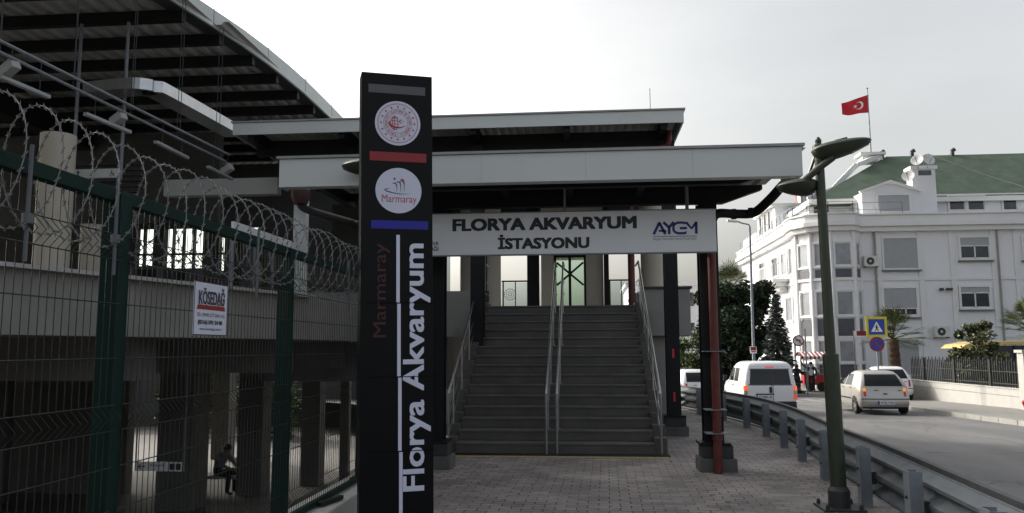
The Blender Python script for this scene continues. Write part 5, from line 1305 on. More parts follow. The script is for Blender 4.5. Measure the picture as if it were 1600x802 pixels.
b = MB(); ribbon(b, [(-r_*.6,r_*.6),(r_*.6,-r_*.6)], [r_*.08]*2, O, UX, UZ, .006); b.build('red_bar', 'sign_red', o, fixn=False)
# grey street lamp
x0 = at(1178, 580, Y=34).x; zt = at(1175, 351, Y=34).z
t = thing('street_lamp', 'tall thin grey street lamp in front of the dark tree', 'street lamp', (x0, 34, -.8))
b = MB(); b.tube([(x0, 34, -.85), (x0+.02, 34, 2.0), (x0+.05, 34, zt-.1)], [.075, .06, .045], 12); b.tube(spline([(x0+.05, 34, zt-.1), (x0+.0, 34, zt+.0), (x0-.25, 34, zt+.06), (at(1152, 346, Y=34).x, 34, at(1152, 346, Y=34).z)], 5), .03, 8); b.build('pole', 'galv', t, smooth=True)
p = at(1152, 346.5, Y=34); q = at(1136, 345, Y=34); b = MB(); b.beam(p, q, .2, .09); b.build('lamp_head', 'ac_white', t, bevel=.03)
p = at(1177, 547, Y=33.9); b = MB(); b.box(p.x-.13, p.x+.13, 33.88, 33.9, p.z-.14, p.z+.14); pl_ = tag(b.build('notice_plate', 'flag_white'), 'small red and white notice plate on the grey lamp post', 'notice')
b = MB(); b.box(p.x-.11, p.x+.11, 33.875, 33.879, p.z-.02, p.z+.12); b.box(p.x-.09, p.x+.09, 33.875, 33.879, p.z-.09, p.z-.05); b.build('print', 'sign_red', pl_)

# ================================================================== APARTMENT BLOCK
GZ = -.95
FY = 52.0
t = thing('apartment_building', 'white four-storey apartment block with green tiled roof and corner bay', 'building', (20, FY, GZ))
cx0 = 13.9
bay = [(13.75, 54.3), (13.75, 53.1), (14.35, 52.0), (15.36, 51.25), (16.75, 51.25), (17.35, 52.0)]
zc0, zc1 = at(1400, 356, Y=FY).z, at(1400, 335, Y=FY).z
LX = 13.9; LY = 72.0
b = MB()
def extr(b, poly, z0, z1):
    k = len(poly); b.add([(x, y, z0) for x, y in poly]+[(x, y, z1) for x, y in poly], [tuple(range(k-1, -1, -1)), tuple(range(k, 2*k))]+[(i, (i+1) % k, (i+1) % k+k, i+k) for i in range(k)])
foot = [(17.35, 52.0), (40, 52.0), (40, LY), (LX, LY), (LX, 54.3)]
extr(b, [(LX, LY), (LX, 54.3), (13.75, 54.3)][:2]+bay[0:]+[(40, 52.0), (40, LY)], GZ-.2, zc0)
b.build('wall', 'facade', t)
# cornice & terrace parapet, following the bay
def offs(poly, o):
    out_ = []
    for (x, y) in poly: 
        out_.append((x-o if x < 15.5 else x, y-o if y < 53.2 else y))
    return out_
ring0 = [(LX, LY), (LX, 54.3)]+bay+[(40, 52.0), (40, LY)]
b = MB(); extr(b, offs(ring0, .35), zc0-.25, zc0+.05); extr(b, offs(ring0, .55), zc0+.05, zc0+.34); extr(b, offs(ring0, .42), zc0+.34, zc1-.1); extr(b, offs(ring0, .52), zc1-.1, zc1); b.build('cornice', 'facade_trim', t, bevel=.02)
b = MB(); zb1 = at(1450, 436, Y=FY).z; extr(b, offs(ring0, .08), zb1-.08, zb1+.10); extr(b, offs(ring0, .05), at(1450, 527, Y=FY).z-.05, at(1450, 527, Y=FY).z+.08); b.build('floor_band', 'facade_trim', t)
for px_ in (1376, 1441, 1491, 1556, 1592): p = at(px_, 450, Y=FY); MB().box(p.x-.16, p.x+.16, FY-.07, FY-.004, GZ, zc0-.252).build('pilaster', 'facade_trim', t)
for px_ in (1369, 1554): p = at(px_, 450, Y=FY); MB().tube([(p.x+(.3 if px_ == 1554 else 0), FY-.13, GZ), (p.x+(.3 if px_ == 1554 else 0), FY-.13, zc0-.26)], .06, 8).build('downpipe', 'concrete', t)
def fwin(xa, xb, ya, yb_, shut=0.0, panes=2, Y=FY, sill=True, curtain=False, spandrel=None, name='window'):
    a = at(xa, ya, Y=Y); c = at(xb, yb_, Y=Y); x0, x1, z1, z0 = a.x, c.x, a.z, c.z
    return rwin(Vector((x0, Y, z0)), UX, x1-x0, z1-z0, Vector((0,-1,0)), shut, panes, sill, curtain)
def rwin(O, u, w, h, n, shut=0.0, panes=2, sill=True, curtain=False, par=None):
    par = par or t
    u = u.normalized(); f = MB()
    def bx(bb, a0, a1, c0, c1, d0, d1):
        pts = []
        for d in (d0, d1):
            for (a, c) in ((a0,c0),(a1,c0),(a1,c1),(a0,c1)): pts.append(O+u*a+UZ*c+n*d)
        bb.add(pts, [(0,1,2,3),(4,7,6,5),(0,4,5,1),(1,5,6,2),(2,6,7,3),(3,7,4,0)])
    fr = .11
    bx(f, -fr, 0, -fr, h+fr, .002, .10); bx(f, w, w+fr, -fr, h+fr, .002, .10); bx(f, 0, w, h, h+fr, .002, .10); bx(f, 0, w, -fr, 0, .002, .10)
    zs = h*(1-shut)
    o = f.build('window', 'facade_trim', par)
    if shut < .98:
        g = MB(); bx(g, 0, w, 0, zs, -.06, .012); g.build('pane', 'win_curtain' if curtain else 'win_glass', o)
        g = MB()
        for i in range(panes+1): a = w*i/panes; bx(g, max(0, a-.04), min(w, a+.04), 0, zs, .014, .045)
        bx(g, .04, w-.04, 0, .07, .014, .045); bx(g, .04, w-.04, zs-.07, zs, .014, .045); g.build('frame', 'win_frame', o)
    if shut > 0:
        g = MB(); ns = max(3, int(h*shut/.075))
        for i in range(ns): bx(g, .0, w, zs+h*shut*i/ns, zs+h*shut*(i+.93)/ns, -.03, .05)
        g.build('shutter', 'shutter', o)
    if sill:
        g = MB(); bx(g, -.18, w+.18, -fr-.09, -fr-.003, .002, .2); g.build('sill', 'concrete_dark', o)
    return o
fwin(1379, 1434, 373, 419, 1.0); fwin(1379, 1433, 451, 493, .72, 3)
fwin(1499, 1546, 372, 404, .36, 2); fwin(1500, 1547, 449, 481, .25, 2)
fwin(1383, 1437, 531, 585, 1.0, sill=False); fwin(1598, 1650, 372, 404, .3, 2); fwin(1598, 1650, 449, 481, .5, 2); fwin(1500, 1546, 530, 560, .4, 2)
for xx in (28.5, 33): 
    for zz in (4.6, 7.4): rwin(Vector((xx, FY, zz)), UX, 2, 1.4, Vector((0,-1,0)), .4)
# bay windows: three storeys on four faces, dark spandrels below
faces = list(zip(bay, bay[1:]))
lev = [(379, 415, 420, 434), (455, 493, 498, 525), (532, 566, 570, 590)]
for (pa, pc) in faces[1:]:
    a = Vector((pa[0], pa[1], 0)); c = Vector((pc[0], pc[1], 0)); u = (c-a).normalized(); n = u.cross(UZ); L = (c-a).length
    mid = (a+c)/2
    for (y1_, y0_, s1, s0) in lev:
        z1 = at(1310, y1_, Y=51.3).z; z0 = at(1310, y0_, Y=51.3).z; w = L-.42 if L > 1 else L-.34
        rwin(a+u*(L-w)/2+UZ*z0, u, w, z1-z0, n, 0, 1, sill=False, curtain=True)
        za = at(1310, s1, Y=51.3).z; zb = at(1310, s0, Y=51.3).z
        g = MB(); O = a+u*(L-w)/2
        pts = [O+n*d+u*q+UZ*z for d in (.004, .03) for (q, z) in ((0, zb), (w, zb), (w, za), (0, za))]
        g.add(pts, [(0,1,2,3),(4,7,6,5),(0,4,5,1),(1,5,6,2),(2,6,7,3),(3,7,4,0)]); g.build('spandrel_panel', 'spandrel', t)
b = MB()
for (x, y) in bay[1:]:
    b.lathe([(.13, 0), (.13, zc0-.26-GZ)], (x-.02, y-.02, GZ), n=10)
b.build('bay_mullion', 'facade_trim', t)
# left facade openings
def lwin(xa, xb, ya, yb_, **k):
    a = at(xa, ya, X=LX); c = at(xb, yb_, X=LX); m0 = at(xa, (ya+yb_)/2, X=LX); m1 = at(xb, (ya+yb_)/2, X=LX)
    z1 = at((xa+xb)/2, ya, X=LX).z; z0 = at((xa+xb)/2, yb_, X=LX).z
    return rwin(Vector((LX, m0.y, z0)), Vector((0,-1,0)), m0.y-m1.y, z1-z0, Vector((-1,0,0)), **k)
lwin(1234.5, 1244, 386, 428, curtain=True, panes=1, sill=False); lwin(1222, 1231, 395, 430, panes=1, curtain=True, sill=False); lwin(1207, 1216.5, 402, 433, panes=1, sill=False); lwin(1188, 1196, 410, 440, panes=1, sill=False)
lwin(1244, 1253.5, 458, 500, curtain=True, panes=1, sill=False); lwin(1230, 1240, 464, 502, curtain=True, panes=1, sill=False); lwin(1208, 1220, 470, 505, panes=1, sill=False)
lwin(1243, 1253, 535, 575, panes=1, sill=False); lwin(1226, 1238, 538, 575, panes=1, sill=False)
def balcony(xa, xb, yt, yb_, depth=1.1):
    m0 = at(xa, yb_, X=LX); m1 = at(xb, yb_, X=LX); ym, yM = sorted((m0.y, m1.y)); z0 = (m0.z+m1.z)/2; h = 1.0
    s = MB(); s.box(LX-depth, LX-.002, ym, yM, z0-.22, z0); s.box(LX-depth*.8, LX-.002, ym+.2, yM-.2, z0-.5, z0-.221); s.box(LX-depth*.5, LX-.002, ym+.5, yM-.5, z0-.8, z0-.501); o = s.build('balcony', 'facade_trim', t, bevel=.04)
    r = MB(); n = int((yM-ym)/.22)
    for i in range(n+1): y = lerp(ym+.05, yM-.05, i/n); r.box(LX-depth+.04, LX-depth+.07, y-.012, y+.012, z0, z0+h)
    for i in range(6): x = lerp(LX-depth+.04, LX-.03, i/5); r.box(x-.012, x+.012, ym+.04, ym+.065, z0, z0+h)
    for z in (z0+.06, z0+h): r.box(LX-depth+.035, LX-depth+.075, ym+.05, yM-.05, z, z+.05); r.box(LX-depth+.08, LX-.02, ym+.035, ym+.07, z, z+.05)
    r.build('railing', 'facade_trim', o)
balcony(1206, 1233, 425, 440); balcony(1204, 1228, 492, 512)
# terrace storey: set-back walls, dormer, railing
TZ = zc1
b = MB()
b.box(17.9, 40, 54.2, LY-1, TZ-.05, 11.6)
b.box(15.2, 17.9, 55.2, LY-1, TZ-.05, 11.4)
b.build('attic_wall', 'facade', t)
for (xa, xb) in ((1482, 1507), (1511, 1538), (1566, 1589)):
    fwin(xa, xb, 308, 329, 0, 1, Y=54.2, sill=False)
b = MB(); z0 = TZ; a0 = at(1346, 300, Y=52.7).x; a1 = at(1436, 300, Y=52.7).x; zt_ = at(1390, 300, Y=52.7).z; za = at(1390, 287, Y=52.7).z
b.prism([(a0, z0-.05), (a1, z0-.05), (a1, zt_), ((a0+a1)/2+.3, za), ((a0+a1)/2-.3, za), (a0, zt_)], (0, 52.7, 0), (1,0,0), (0,0,1), (0,-1,0), 3.2); dm = b.build('dormer', 'facade', t)
b = MB()
for (p, q) in (((a0-.15, zt_), ((a0+a1)/2, za+.12)), (((a0+a1)/2, za+.12), (a1+.15, zt_))): b.beam((p[0], 52.62, p[1]), (q[0], 52.62, q[1]), .2, .16)
b.build('pediment', 'facade_trim', dm)
fwin(1371, 1421, 306, 330, 1.0, Y=52.68, sill=False)
p0 = at(1427, 330, Y=52.9); p1 = at(1463, 256, Y=52.9); b = MB(); b.box(p0.x+.05, p1.x-.1, 52.9, 53.8, TZ-.05, p1.z-.35); b.box(p0.x-.06, p1.x+.02, 52.8, 53.9, p1.z-.35, p1.z-.12); ch = b.build('chimney', 'facade', t, bevel=.02)
b = MB(); b.box(p0.x+.45, p1.x-.35, 52.895, 52.9, p1.z-.75, p1.z-.42); b.build('vent', 'win_glass', ch)
# hip roof
ex0, ex1, ey0, ey1 = 15.0, 41, 53.9, 71.5; ez = 11.3
rzt = at(1500, 242, Y=60).z; hx = at(1385, 246, Y=60).x
b = MB()
b.add([(ex0, ey0, ez), (ex1, ey0, ez), (ex1, ey1, ez), (ex0, ey1, ez), (hx, 60, rzt), (ex1, 60, rzt), (hx, 66, rzt), (ex1, 66, rzt),
       (ex0, ey0, ez-.22), (ex1, ey0, ez-.22), (ex1, ey1, ez-.22), (ex0, ey1, ez-.22)], [(0,1,5,4),(3,0,4,6),(2,3,6,7),(4,5,7,6),(0,8,9,1),(3,11,8,0),(8,11,10,9)])
b.build('roof', 'roof_green', t)
b = MB(); b.beam((ex0-.05, ey0-.05, ez-.1), (ex1, ey0-.05, ez-.1), .2, .3); b.beam((ex0-.05, ey0-.05, ez-.1), (ex0-.05, ey1, ez-.1), .2, .3); b.build('eaves', 'facade_trim', t)
# white stepped gable on the left roof edge
b = MB()
for (pa, pc) in (((1300, 297), (1338, 258)), ((1262, 312), (1300, 297))):
    a = at(*pa, Y=58); c = at(*pc, Y=58); b.beam(a, c, .3, .35)
a = at(1338, 258, Y=58); c = at(1376, 243, Y=60); b.beam(a, c, .3, .3); b.build('roof_edge', 'facade_trim', t)
p = at(1359, 243, Y=60); b = MB(); b.box(p.x-.7, p.x+.7, 59.5, 60.5, rzt-.5, p.z-.1); b.box(p.x-.9, p.x+.9, 59.3, 60.7, p.z-.1, p.z+.1); b.build('roof_plinth', 'facade_trim', t)
for px_ in (1378, 1425, 1488):
    p = at(px_, 244, Y=60); b = MB(); b.tube([(p.x, 60, rzt-.1), (p.x, 60, rzt+.3), (p.x+.18, 60, rzt+.42)], .16, 8); b.build('roof_vent', 'dark_steel', t)
# terrace railings
def rail_line(pts, z, h=.75, name='terrace_railing'):
    r = MB()
    for p, q in zip(pts, pts[1:]):
        p = Vector((*p, z)); q = Vector((*q, z)); n = max(1, int((q-p).length/1.1))
        for i in range(n+1): s = p.lerp(q, i/n); r.box(s.x-.02, s.x+.02, s.y-.02, s.y+.02, z, z+h)
        for hh_ in (.3, h): r.beam(p+UZ*hh_, q+UZ*hh_, .03, .03)
    r.build(name, 'galv', t)
rail_line([(13.6, 71), (13.6, 54.3), (13.6, 53.1), (14.2, 51.9), (15.3, 51.2), (16.8, 51.2), (17.3, 51.8), (20, 51.8)], TZ+.003)
# left end: lower stepped terrace and upper white storey
b = MB(); b.box(14.1, 17.5, 60, 66, TZ-.05, 12.0); b.box(14.0, 16, 66, LY, TZ-.05, TZ+1.0); b.build('attic_wall', 'facade', t)
b = MB(); b.box(13.8, 17.7, 59.8, 66.2, 12.0, 12.2); b.build('attic_cornice', 'facade_trim', t)
for y in (61.2, 62.6, 64.2): rwin(Vector((14.1, y+.8, TZ+.5)), Vector((0,-1,0)), .8, 1.5, Vector((-1,0,0)), 0, 1, sill=False)
rwin(Vector((15.5, 55.2, TZ+.35)), UX, 1.0, 1.2, Vector((0,-1,0)), 0, 1, sill=False)
# things on the facade
def ac(px0, px1, py0, py1, Y, label, n=Vector((0,-1,0))):
    a = at(px0, py0, Y=Y); c = at(px1, py1, Y=Y); o = thing('air_conditioner', label, 'air conditioner', ((a.x+c.x)/2, Y, c.z), 0, 'air conditioners on the apartment block')
    b = MB(); b.box(a.x, c.x, Y-.38, Y-.05, c.z, a.z); b.build('housing', 'ac_white', o, bevel=.02)
    r = (a.z-c.z)*.36; b = MB(); b.lathe([(r, 0), (r, .01)], (a.x+(c.x-a.x)*.42, Y-.392, (a.z+c.z)/2), (0,1,0), n=20); f = b.build('fan_grille', 'dark_steel', o)
    b = MB(); O = Vector((a.x+(c.x-a.x)*.42, Y-.393, (a.z+c.z)/2)); disc(b, O, UX, UZ, r*.3, 12, th=.003); b.build('hub', 'ac_white', f, fixn=False)
    b = MB(); b.box(a.x+.05, a.x+.1, Y-.4, Y-.003, c.z-.06, c.z-.002); b.box(c.x-.1, c.x-.05, Y-.4, Y-.003, c.z-.06, c.z-.002); b.build('bracket', 'dark_steel', o)
ac(1347, 1370, 401, 417, FY-.1, 'white air conditioner between the bay and the shuttered window'); ac(1457, 1481, 510, 527, FY-.1, 'white air conditioner low on the wall behind the iron fence'); ac(1224, 1240, 324, 338, 66, 'white air conditioner on the left roof terrace')
b = MB(); p = at(1480, 452, Y=FY); b.box(p.x-.12, p.x+.22, FY-.3, FY-.05, p.z-.08, p.z+.06); b.box(p.x-.5, p.x-.3, FY-.25, FY-.05, p.z-.1, p.z+.06)
tag(b.build('wall_camera', 'dark_steel', bevel=.01), 'pair of small dark wall cameras beside the right window', 'camera')
def dish(px, py, Y, r, label, tilt):
    p = at(px, py, Y=Y); o = thing('satellite_dish', label, 'satellite dish', p, 0, 'satellite dishes on the chimney')
    n = Vector((math.sin(tilt), -math.cos(tilt), .35)).normalized(); b = MB(); b.lathe([(.05, -.09), (r*.55, -.06), (r*.9, -.015), (r, .02), (r*.97, .025), (r*.5, -.03), (0, -.06)], p, n, n=28); b.build('reflector', 'dish', o, smooth=True)
    b = MB(); b.tube([p-n*.05-UZ*r*.8, p+n*r*1.1-UZ*r*.25], .02, 6); b.tube([p-n*.08, p-n*.2-UZ*.5], .03, 6); b.lathe([(.05, 0), (.05, .1)], p+n*r*1.05-UZ*r*.25, n, n=8); b.build('feed_arm', 'galv', o)
dish(1433, 250, 52.6, .38, 'middle satellite dish standing on the chimney top', R(-35)); dish(1451, 249, 52.5, .40, 'right satellite dish standing on the chimney top', R(10)); dish(1419, 275, 52.5, .38, 'lower satellite dish on the left side of the chimney', R(-30))
b = MB(); a = at(1450, 240, Y=53); c = at(1600, 292, Y=53); b.tube(spline([a, a.lerp(c, .5)-UZ*.1, c], 5), .012, 4); tag(b.build('cable', 'concrete_pale'), 'thin cable sloping down across the green roof', 'cable')
for i in range(7):
    p = at(1243+5.0*i, 306-1.5*i, Y=64-1.2*i); b = MB(); h = .7+.15*((i*7) % 3); x = p.x
    b.grid(lambda u, v: (x+.03*math.sin(9*u+i), p.y+(u-.5)*.55, p.z-h*v+.02*math.sin(7*u)), 5, 4); o = b.build('laundry', ['sign_red', 'cloth_white', 'laundry_dark', 'laundry_dark', 'cloth_grey', 'laundry_dark', 'laundry_dark'][i], fixn=False)
    md = o.modifiers.new('thickness', 'SOLIDIFY'); md.thickness = .02
    tag(o, ['red garment hanging at the left end of the terrace line', 'white garment hanging on the terrace line beside the red one'][i] if i < 2 else 'dark garment hanging on the roof terrace line', 'laundry', 'washing on the terrace line')
b = MB(); a = at(1238, 305, Y=65); c = at(1285, 291, Y=56); b.tube([a+UZ*.02, c+UZ*.02], .012, 4)
tag(b.build('washing_line', 'galv'), 'washing line along the left roof terrace of the apartment block', 'washing line')
# flag
p0 = at(1361, 243, Y=60); p1 = at(1359, 139, Y=60)
t = thing('flag_pole', 'thin flag pole on the roof ridge of the apartment block', 'flag pole', p0)
b = MB(); b.tube([(p0.x, 60, p0.z), (p0.x, 60, p1.z)], [.06, .035], 8); b.lathe([(.06, 0), (.08, .05), (0, .12)], (p0.x, 60, p1.z), n=8); b.build('pole', 'galv', t, smooth=True)
t = thing('flag', 'red flag with white crescent and star flying from the roof pole', 'flag', (p0.x, 60, p1.z))
tr_, br_, tl_, bl_ = at(1357, 148, Y=60), at(1357.5, 176, Y=60), at(1315, 162, Y=60), at(1315, 181, Y=60)
def fl(u, v, o_=0.0):
    a = tr_.lerp(br_, v); c = tl_.lerp(bl_, v); p = a.lerp(c, u); s = math.sin(u*9+v*1.5)
    return p+Vector((0, .16*u*s+o_, .04*math.sin(u*8)*u))
b = MB(); b.grid(lambda u, v: fl(u, v), 24, 10); cl = b.build('cloth', 'flag_red', t, fixn=False, smooth=True)
b = MB(); asp = (tr_-tl_).length/((tr_-br_).length)
for o_ in (-.02, .02):
    n = 30; A_ = []
    for i in range(n+1):
        a = R(35+290*i/n); A_.append((.36+.25/asp*math.cos(a), .5+.25*math.sin(a)))
    B_ = []
    for i in range(n+1):
        a = R(35+290*i/n); B_.append((.36+.065/asp+.2/asp*math.cos(R(38+284*i/n)), .5+.2*math.sin(R(38+284*i/n))))
    b.add([fl(*q, o_) for q in A_]+[fl(*q, o_) for q in B_], [(i, i+1, n+2+i, n+1+i) for i in range(n)])
    pts = [(.36+(.22+.125*(1 if i % 2 == 0 else .4)*math.cos(math.pi*i/5+math.pi))/asp, .5+.125*(1 if i % 2 == 0 else .4)*math.sin(math.pi*i/5+math.pi)) for i in range(10)]
    b.add([fl(.36+.22/asp, .5, o_)]+[fl(*q, o_) for q in pts], [(0, 1+i, 1+(i+1) % 10) for i in range(10)])
b.build('crescent_and_star', 'flag_white', cl, fixn=False)

# ---- far buildings seen between the columns
def far_block(x, y, w, d, z1, label, floors):
    o = thing('distant_house', label, 'building', (x+w/2, y, -1.1))
    MB().box(x, x+w, y, y+d, -1.3, z1).build('wall', 'facade', o)
    MB().box(x-.3, x+w+.3, y-.3, y+d+.3, z1, z1+.3).build('roof_slab', 'facade_trim', o)
    fh = (z1+1.1)/floors
    for f in range(floors):
        for i in range(int(w/2.2)):
            m_ = MB(); xx = x+.6+2.2*i; zz = -1.1+fh*f+.9; m_.box(xx, xx+1.2, y-.05, y+.1, zz, zz+1.3); q = m_.build('window', 'win_glass', o)
            m_ = MB(); m_.box(xx-.1, xx+1.3, y-.12, y-.052, zz-.12, zz-.02); m_.build('sill', 'facade_trim', q)
        m_ = MB(); m_.box(x+.2, x+w*.5, y-1.1, y-.002, -1.1+fh*f+.35, -1.1+fh*f+.5); m_.box(x+.2, x+w*.5, y-1.1, y-1.05, -1.1+fh*f+.5, -1.1+fh*f+1.2); m_.build('balcony', 'facade_trim', o)
far_block(4.2, 78, 9.5, 10, 7.6, 'distant white house seen between the two right steel columns', 3)
far_block(-3, 95, 9, 10, 4.0, 'distant pale house far behind the stairs', 2)
far_block(-22, 60, 13, 8, 2.5, 'low pale house behind the station under the deck', 1)

# ================================================================== TREES AND PLANTS
def leaf_cloud(b, centres, n, size, rnd, squash=.8, flat=None):
    for _ in range(n):
        ci = rnd.randrange(len(centres)); c, r = centres[ci]; b.cur = (0, 0, 1, 2, 0)[ci % 5] if rnd.random() < .7 else rnd.randrange(3)
        d = Vector((rnd.gauss(0,1), rnd.gauss(0,1), rnd.gauss(0,1))).normalized()*(rnd.random()**.45)*r
        p = Vector(c)+Vector((d.x, d.y, d.z*squash)); a = Vector((rnd.gauss(0,1), rnd.gauss(0,1), rnd.gauss(0,.6))).normalized(); q = a.cross(Vector((rnd.gauss(0,1), rnd.gauss(0,1), rnd.gauss(0,1)))).normalized()
        s = size*rnd.uniform(.6, 1.4); b.add([p-a*s, p+q*s*.42, p+a*s, p-q*s*.42], [(0,1,2,3)])
def tree(name, label, x, y, z0, h, rad, n, size, mat, seed, trunk_r=.14, cb=.25, cat='tree', nclump=26, shape='round', group=None, bark='bark'):
    rnd = random.Random(seed); o = thing(name, label, cat, (x, y, z0), 0, group); b = MB()
    b.tube([(x, y, z0), (x+.05, y, z0+h*.35), (x, y+.04, z0+h*.75)], [trunk_r, trunk_r*.7, trunk_r*.25], 9); cents = []
    for i in range(nclump):
        f = rnd.random(); zz = z0+h*(cb+(1-cb)*f)
        if shape == 'round': rr_ = rad*math.sqrt(max(.05, 1-(2*f-.9)**2*.85))
        elif shape == 'cone': rr_ = rad*(1-f)**.8+.1
        else: rr_ = rad
        a = rnd.uniform(0, 6.283); k = rr_*math.sqrt(rnd.uniform(.05, 1)); c = (x+math.cos(a)*k, y+math.sin(a)*k, zz-rad*.12); cents.append((c, rad*rnd.uniform(.22, .42)))
        if i % 2 == 0: st_ = (x, y, z0+h*max(.12, cb+(1-cb)*f*.6-.1)); b.tube([st_, tuple(lerp(st_[j], c[j], .55)+(.06 if j == 2 else 0) for j in range(3)), c], [trunk_r*.4, trunk_r*.2, .012], 5)
    b.build('trunk', bark, o, smooth=True)
    b = MB(); leaf_cloud(b, cents, n, size, rnd); b.build('crown', leaf3(mat), o, fixn=False)
    return o
def conifer(name, label, x, y, z0, h, rad, mat, seed):
    rnd = random.Random(seed); o = thing(name, label, 'tree', (x, y, z0)); b = MB(); b.tube([(x, y, z0), (x, y, z0+h)], [.14, .02], 8); c = MB()
    z = .10*h
    while z < h*.985:
        f = z/h; rr_ = rad*(1-f)**.75*rnd.uniform(.88, 1.1)+.06; nb = max(5, int(13*(1-f)+4)); a0 = rnd.random()*6.28
        for i in range(nb):
            a = a0+6.283*i/nb+rnd.uniform(-.2, .2); L = rr_*rnd.uniform(.75, 1.12); d = Vector((math.cos(a), math.sin(a), 0)); s = Vector((-d.y, d.x, 0))
            p0 = Vector((x, y, z0+z)); tip = p0+d*L+Vector((0,0,-.28*L+.12*rnd.random())); 
            if i % 2 == 0: b.tube([p0, tip], [.02, .006], 4, cap=False)
            m_ = int(34*L+10)
            for k in range(m_):
                t_ = rnd.uniform(.15, 1.05); q = p0.lerp(tip, t_)+s*rnd.gauss(0, .12*L*(1.15-t_)+.03)+Vector((0,0,rnd.gauss(0,.05))); sz = rnd.uniform(.07, .16); dd = (d+s*rnd.uniform(-1,1)+Vector((0,0,rnd.uniform(-.5,.3)))).normalized(); ss = dd.cross(Vector((rnd.gauss(0,1),rnd.gauss(0,1),1))).normalized()
                c.add([q-dd*sz, q+ss*sz*.35, q+dd*sz, q-ss*sz*.35], [(0,1,2,3)])
        z += h*.035
    b.build('trunk', 'bark', o); c.mi = [rnd.choice((0, 0, 1, 2)) for _ in c.mi]; c.build('crown', leaf3(mat), o, fixn=False)
def palm(name, label, x, y, z0, h, L, mat, seed, nf=26, tr=.22, cat='palm tree', dense=1.0):
    rnd = random.Random(seed); o = thing(name, label, cat, (x, y, z0)); b = MB(); pts = []; rs = []
    for i in range(19): f = i/18; pts.append((x+.05*math.sin(3*f), y, z0+h*f)); rs.append(tr*(1.1-.25*f)*(1+.12*(i % 2)))
    b.tube(pts, rs, 12); b.build('trunk', 'palm_bark', o); c = MB(); top = Vector((x, y, z0+h))
    for i in range(nf):
        a = 2.4*i+rnd.uniform(-.2, .2); el = R(rnd.choice((75, 55, 40, 25, 5, -15))+rnd.uniform(-8, 8)); d = Vector((math.cos(a)*math.cos(el), math.sin(a)*math.cos(el), math.sin(el))); st_ = L*rnd.uniform(.45, .6); hub = top+d*st_
        c.tube([top, hub], [.025, .012], 4, cap=False)
        s = d.cross(UZ).normalized() if abs(d.z) < .98 else Vector((1,0,0)); u_ = s.cross(d)
        for k in range(-9, 10):
            th = R(k*8.5); dd = (d*math.cos(th)+s*math.sin(th)+u_*.15).normalized(); ll = L*.55*(1-.25*abs(k)/9)*rnd.uniform(.85, 1.1); w_ = u_*.0+s.cross(dd).normalized().cross(dd)*.02
            mid = hub+dd*ll*.6; tip = hub+dd*ll+Vector((0,0,-.16*ll)); c.add([hub, mid+w_, tip, mid-w_], [(0,1,2,3)])
    c.mi = [rnd.choice((0, 0, 1, 2)) for _ in c.mi]; c.build('crown', leaf3(mat), o, fixn=False)
p = at(1160, 580, Y=46)
tree('broad_tree', 'large dark evergreen tree behind the grey street lamp', 8.6, 47, -1.0, 6.2, 1.85, 30000, .15, 'leaf_dark', 11, .2, .02, shape='col', nclump=90)
palm('palm_tree', 'palm crown rising above the dark evergreen tree', 8.7, 49.2, -1.0, 6.1, 1.9, 'leaf_palm', 5, 40, .2)
conifer('spruce_tree', 'grey-green spruce tree right of the grey street lamp', 9.95, 43, -.95, 5.35, 1.15, 'leaf_spruce', 4)
palm('palm_tree', 'fan palm with a shaggy brown trunk behind the silver car', 16.3, 44.5, -.9, 2.95, 1.9, 'leaf_palm', 8, 34, .27)
palm('palm_tree', 'palm fronds hanging in at the right picture edge above the minibus', 22.3, 42.5, -.9, 3.3, 1.9, 'leaf_palm', 9, 34, .3)
tree('leafy_shrub', 'tall sparse green shrub in front of the yellow minibus', 16.35, 35.3, -.6, 3.4, .95, 3200, .10, 'leaf_olive', 21, .05, .25, 'shrub', 26)
p = at(1085, 560, Y=52)
for i, (px_, h, lab) in enumerate(((1074, 3.1, 'sunlit green bush left of the white hatchback between the columns'), (1096, 3.6, 'sunlit green bush beside the right canopy column'), (1132, 2.6, 'bright green bush behind the white van roof'))):
    q = at(px_, 570, Y=50); tree('bush', lab, q.x, 50+i, -1.05, h, 1.5, 4500, .10, 'leaf_mid', 30+i, .06, .08, 'bush', 26, group=None)
q = at(978, 470, Y=60); tree('broad_tree', 'distant green tree just showing beside the red pipe on the landing', q.x, 60, -1.1, 5.5, 2.2, 4000, .14, 'leaf_mid', 41, .16, .2, 'tree', 30)
for i, (x, y, h) in enumerate(((-13.5, 33, 2.8), (-17, 35, 3.0))):
    tree('bush', ('dark bush seen under the deck behind the seated person', 'dark bush under the deck farther left', 'dark bush under the deck near the totem')[i], x, y, -2.1, h, 1.8, 2500, .14, 'leaf_mid', 50+i, .08, .1, 'bush', 24)

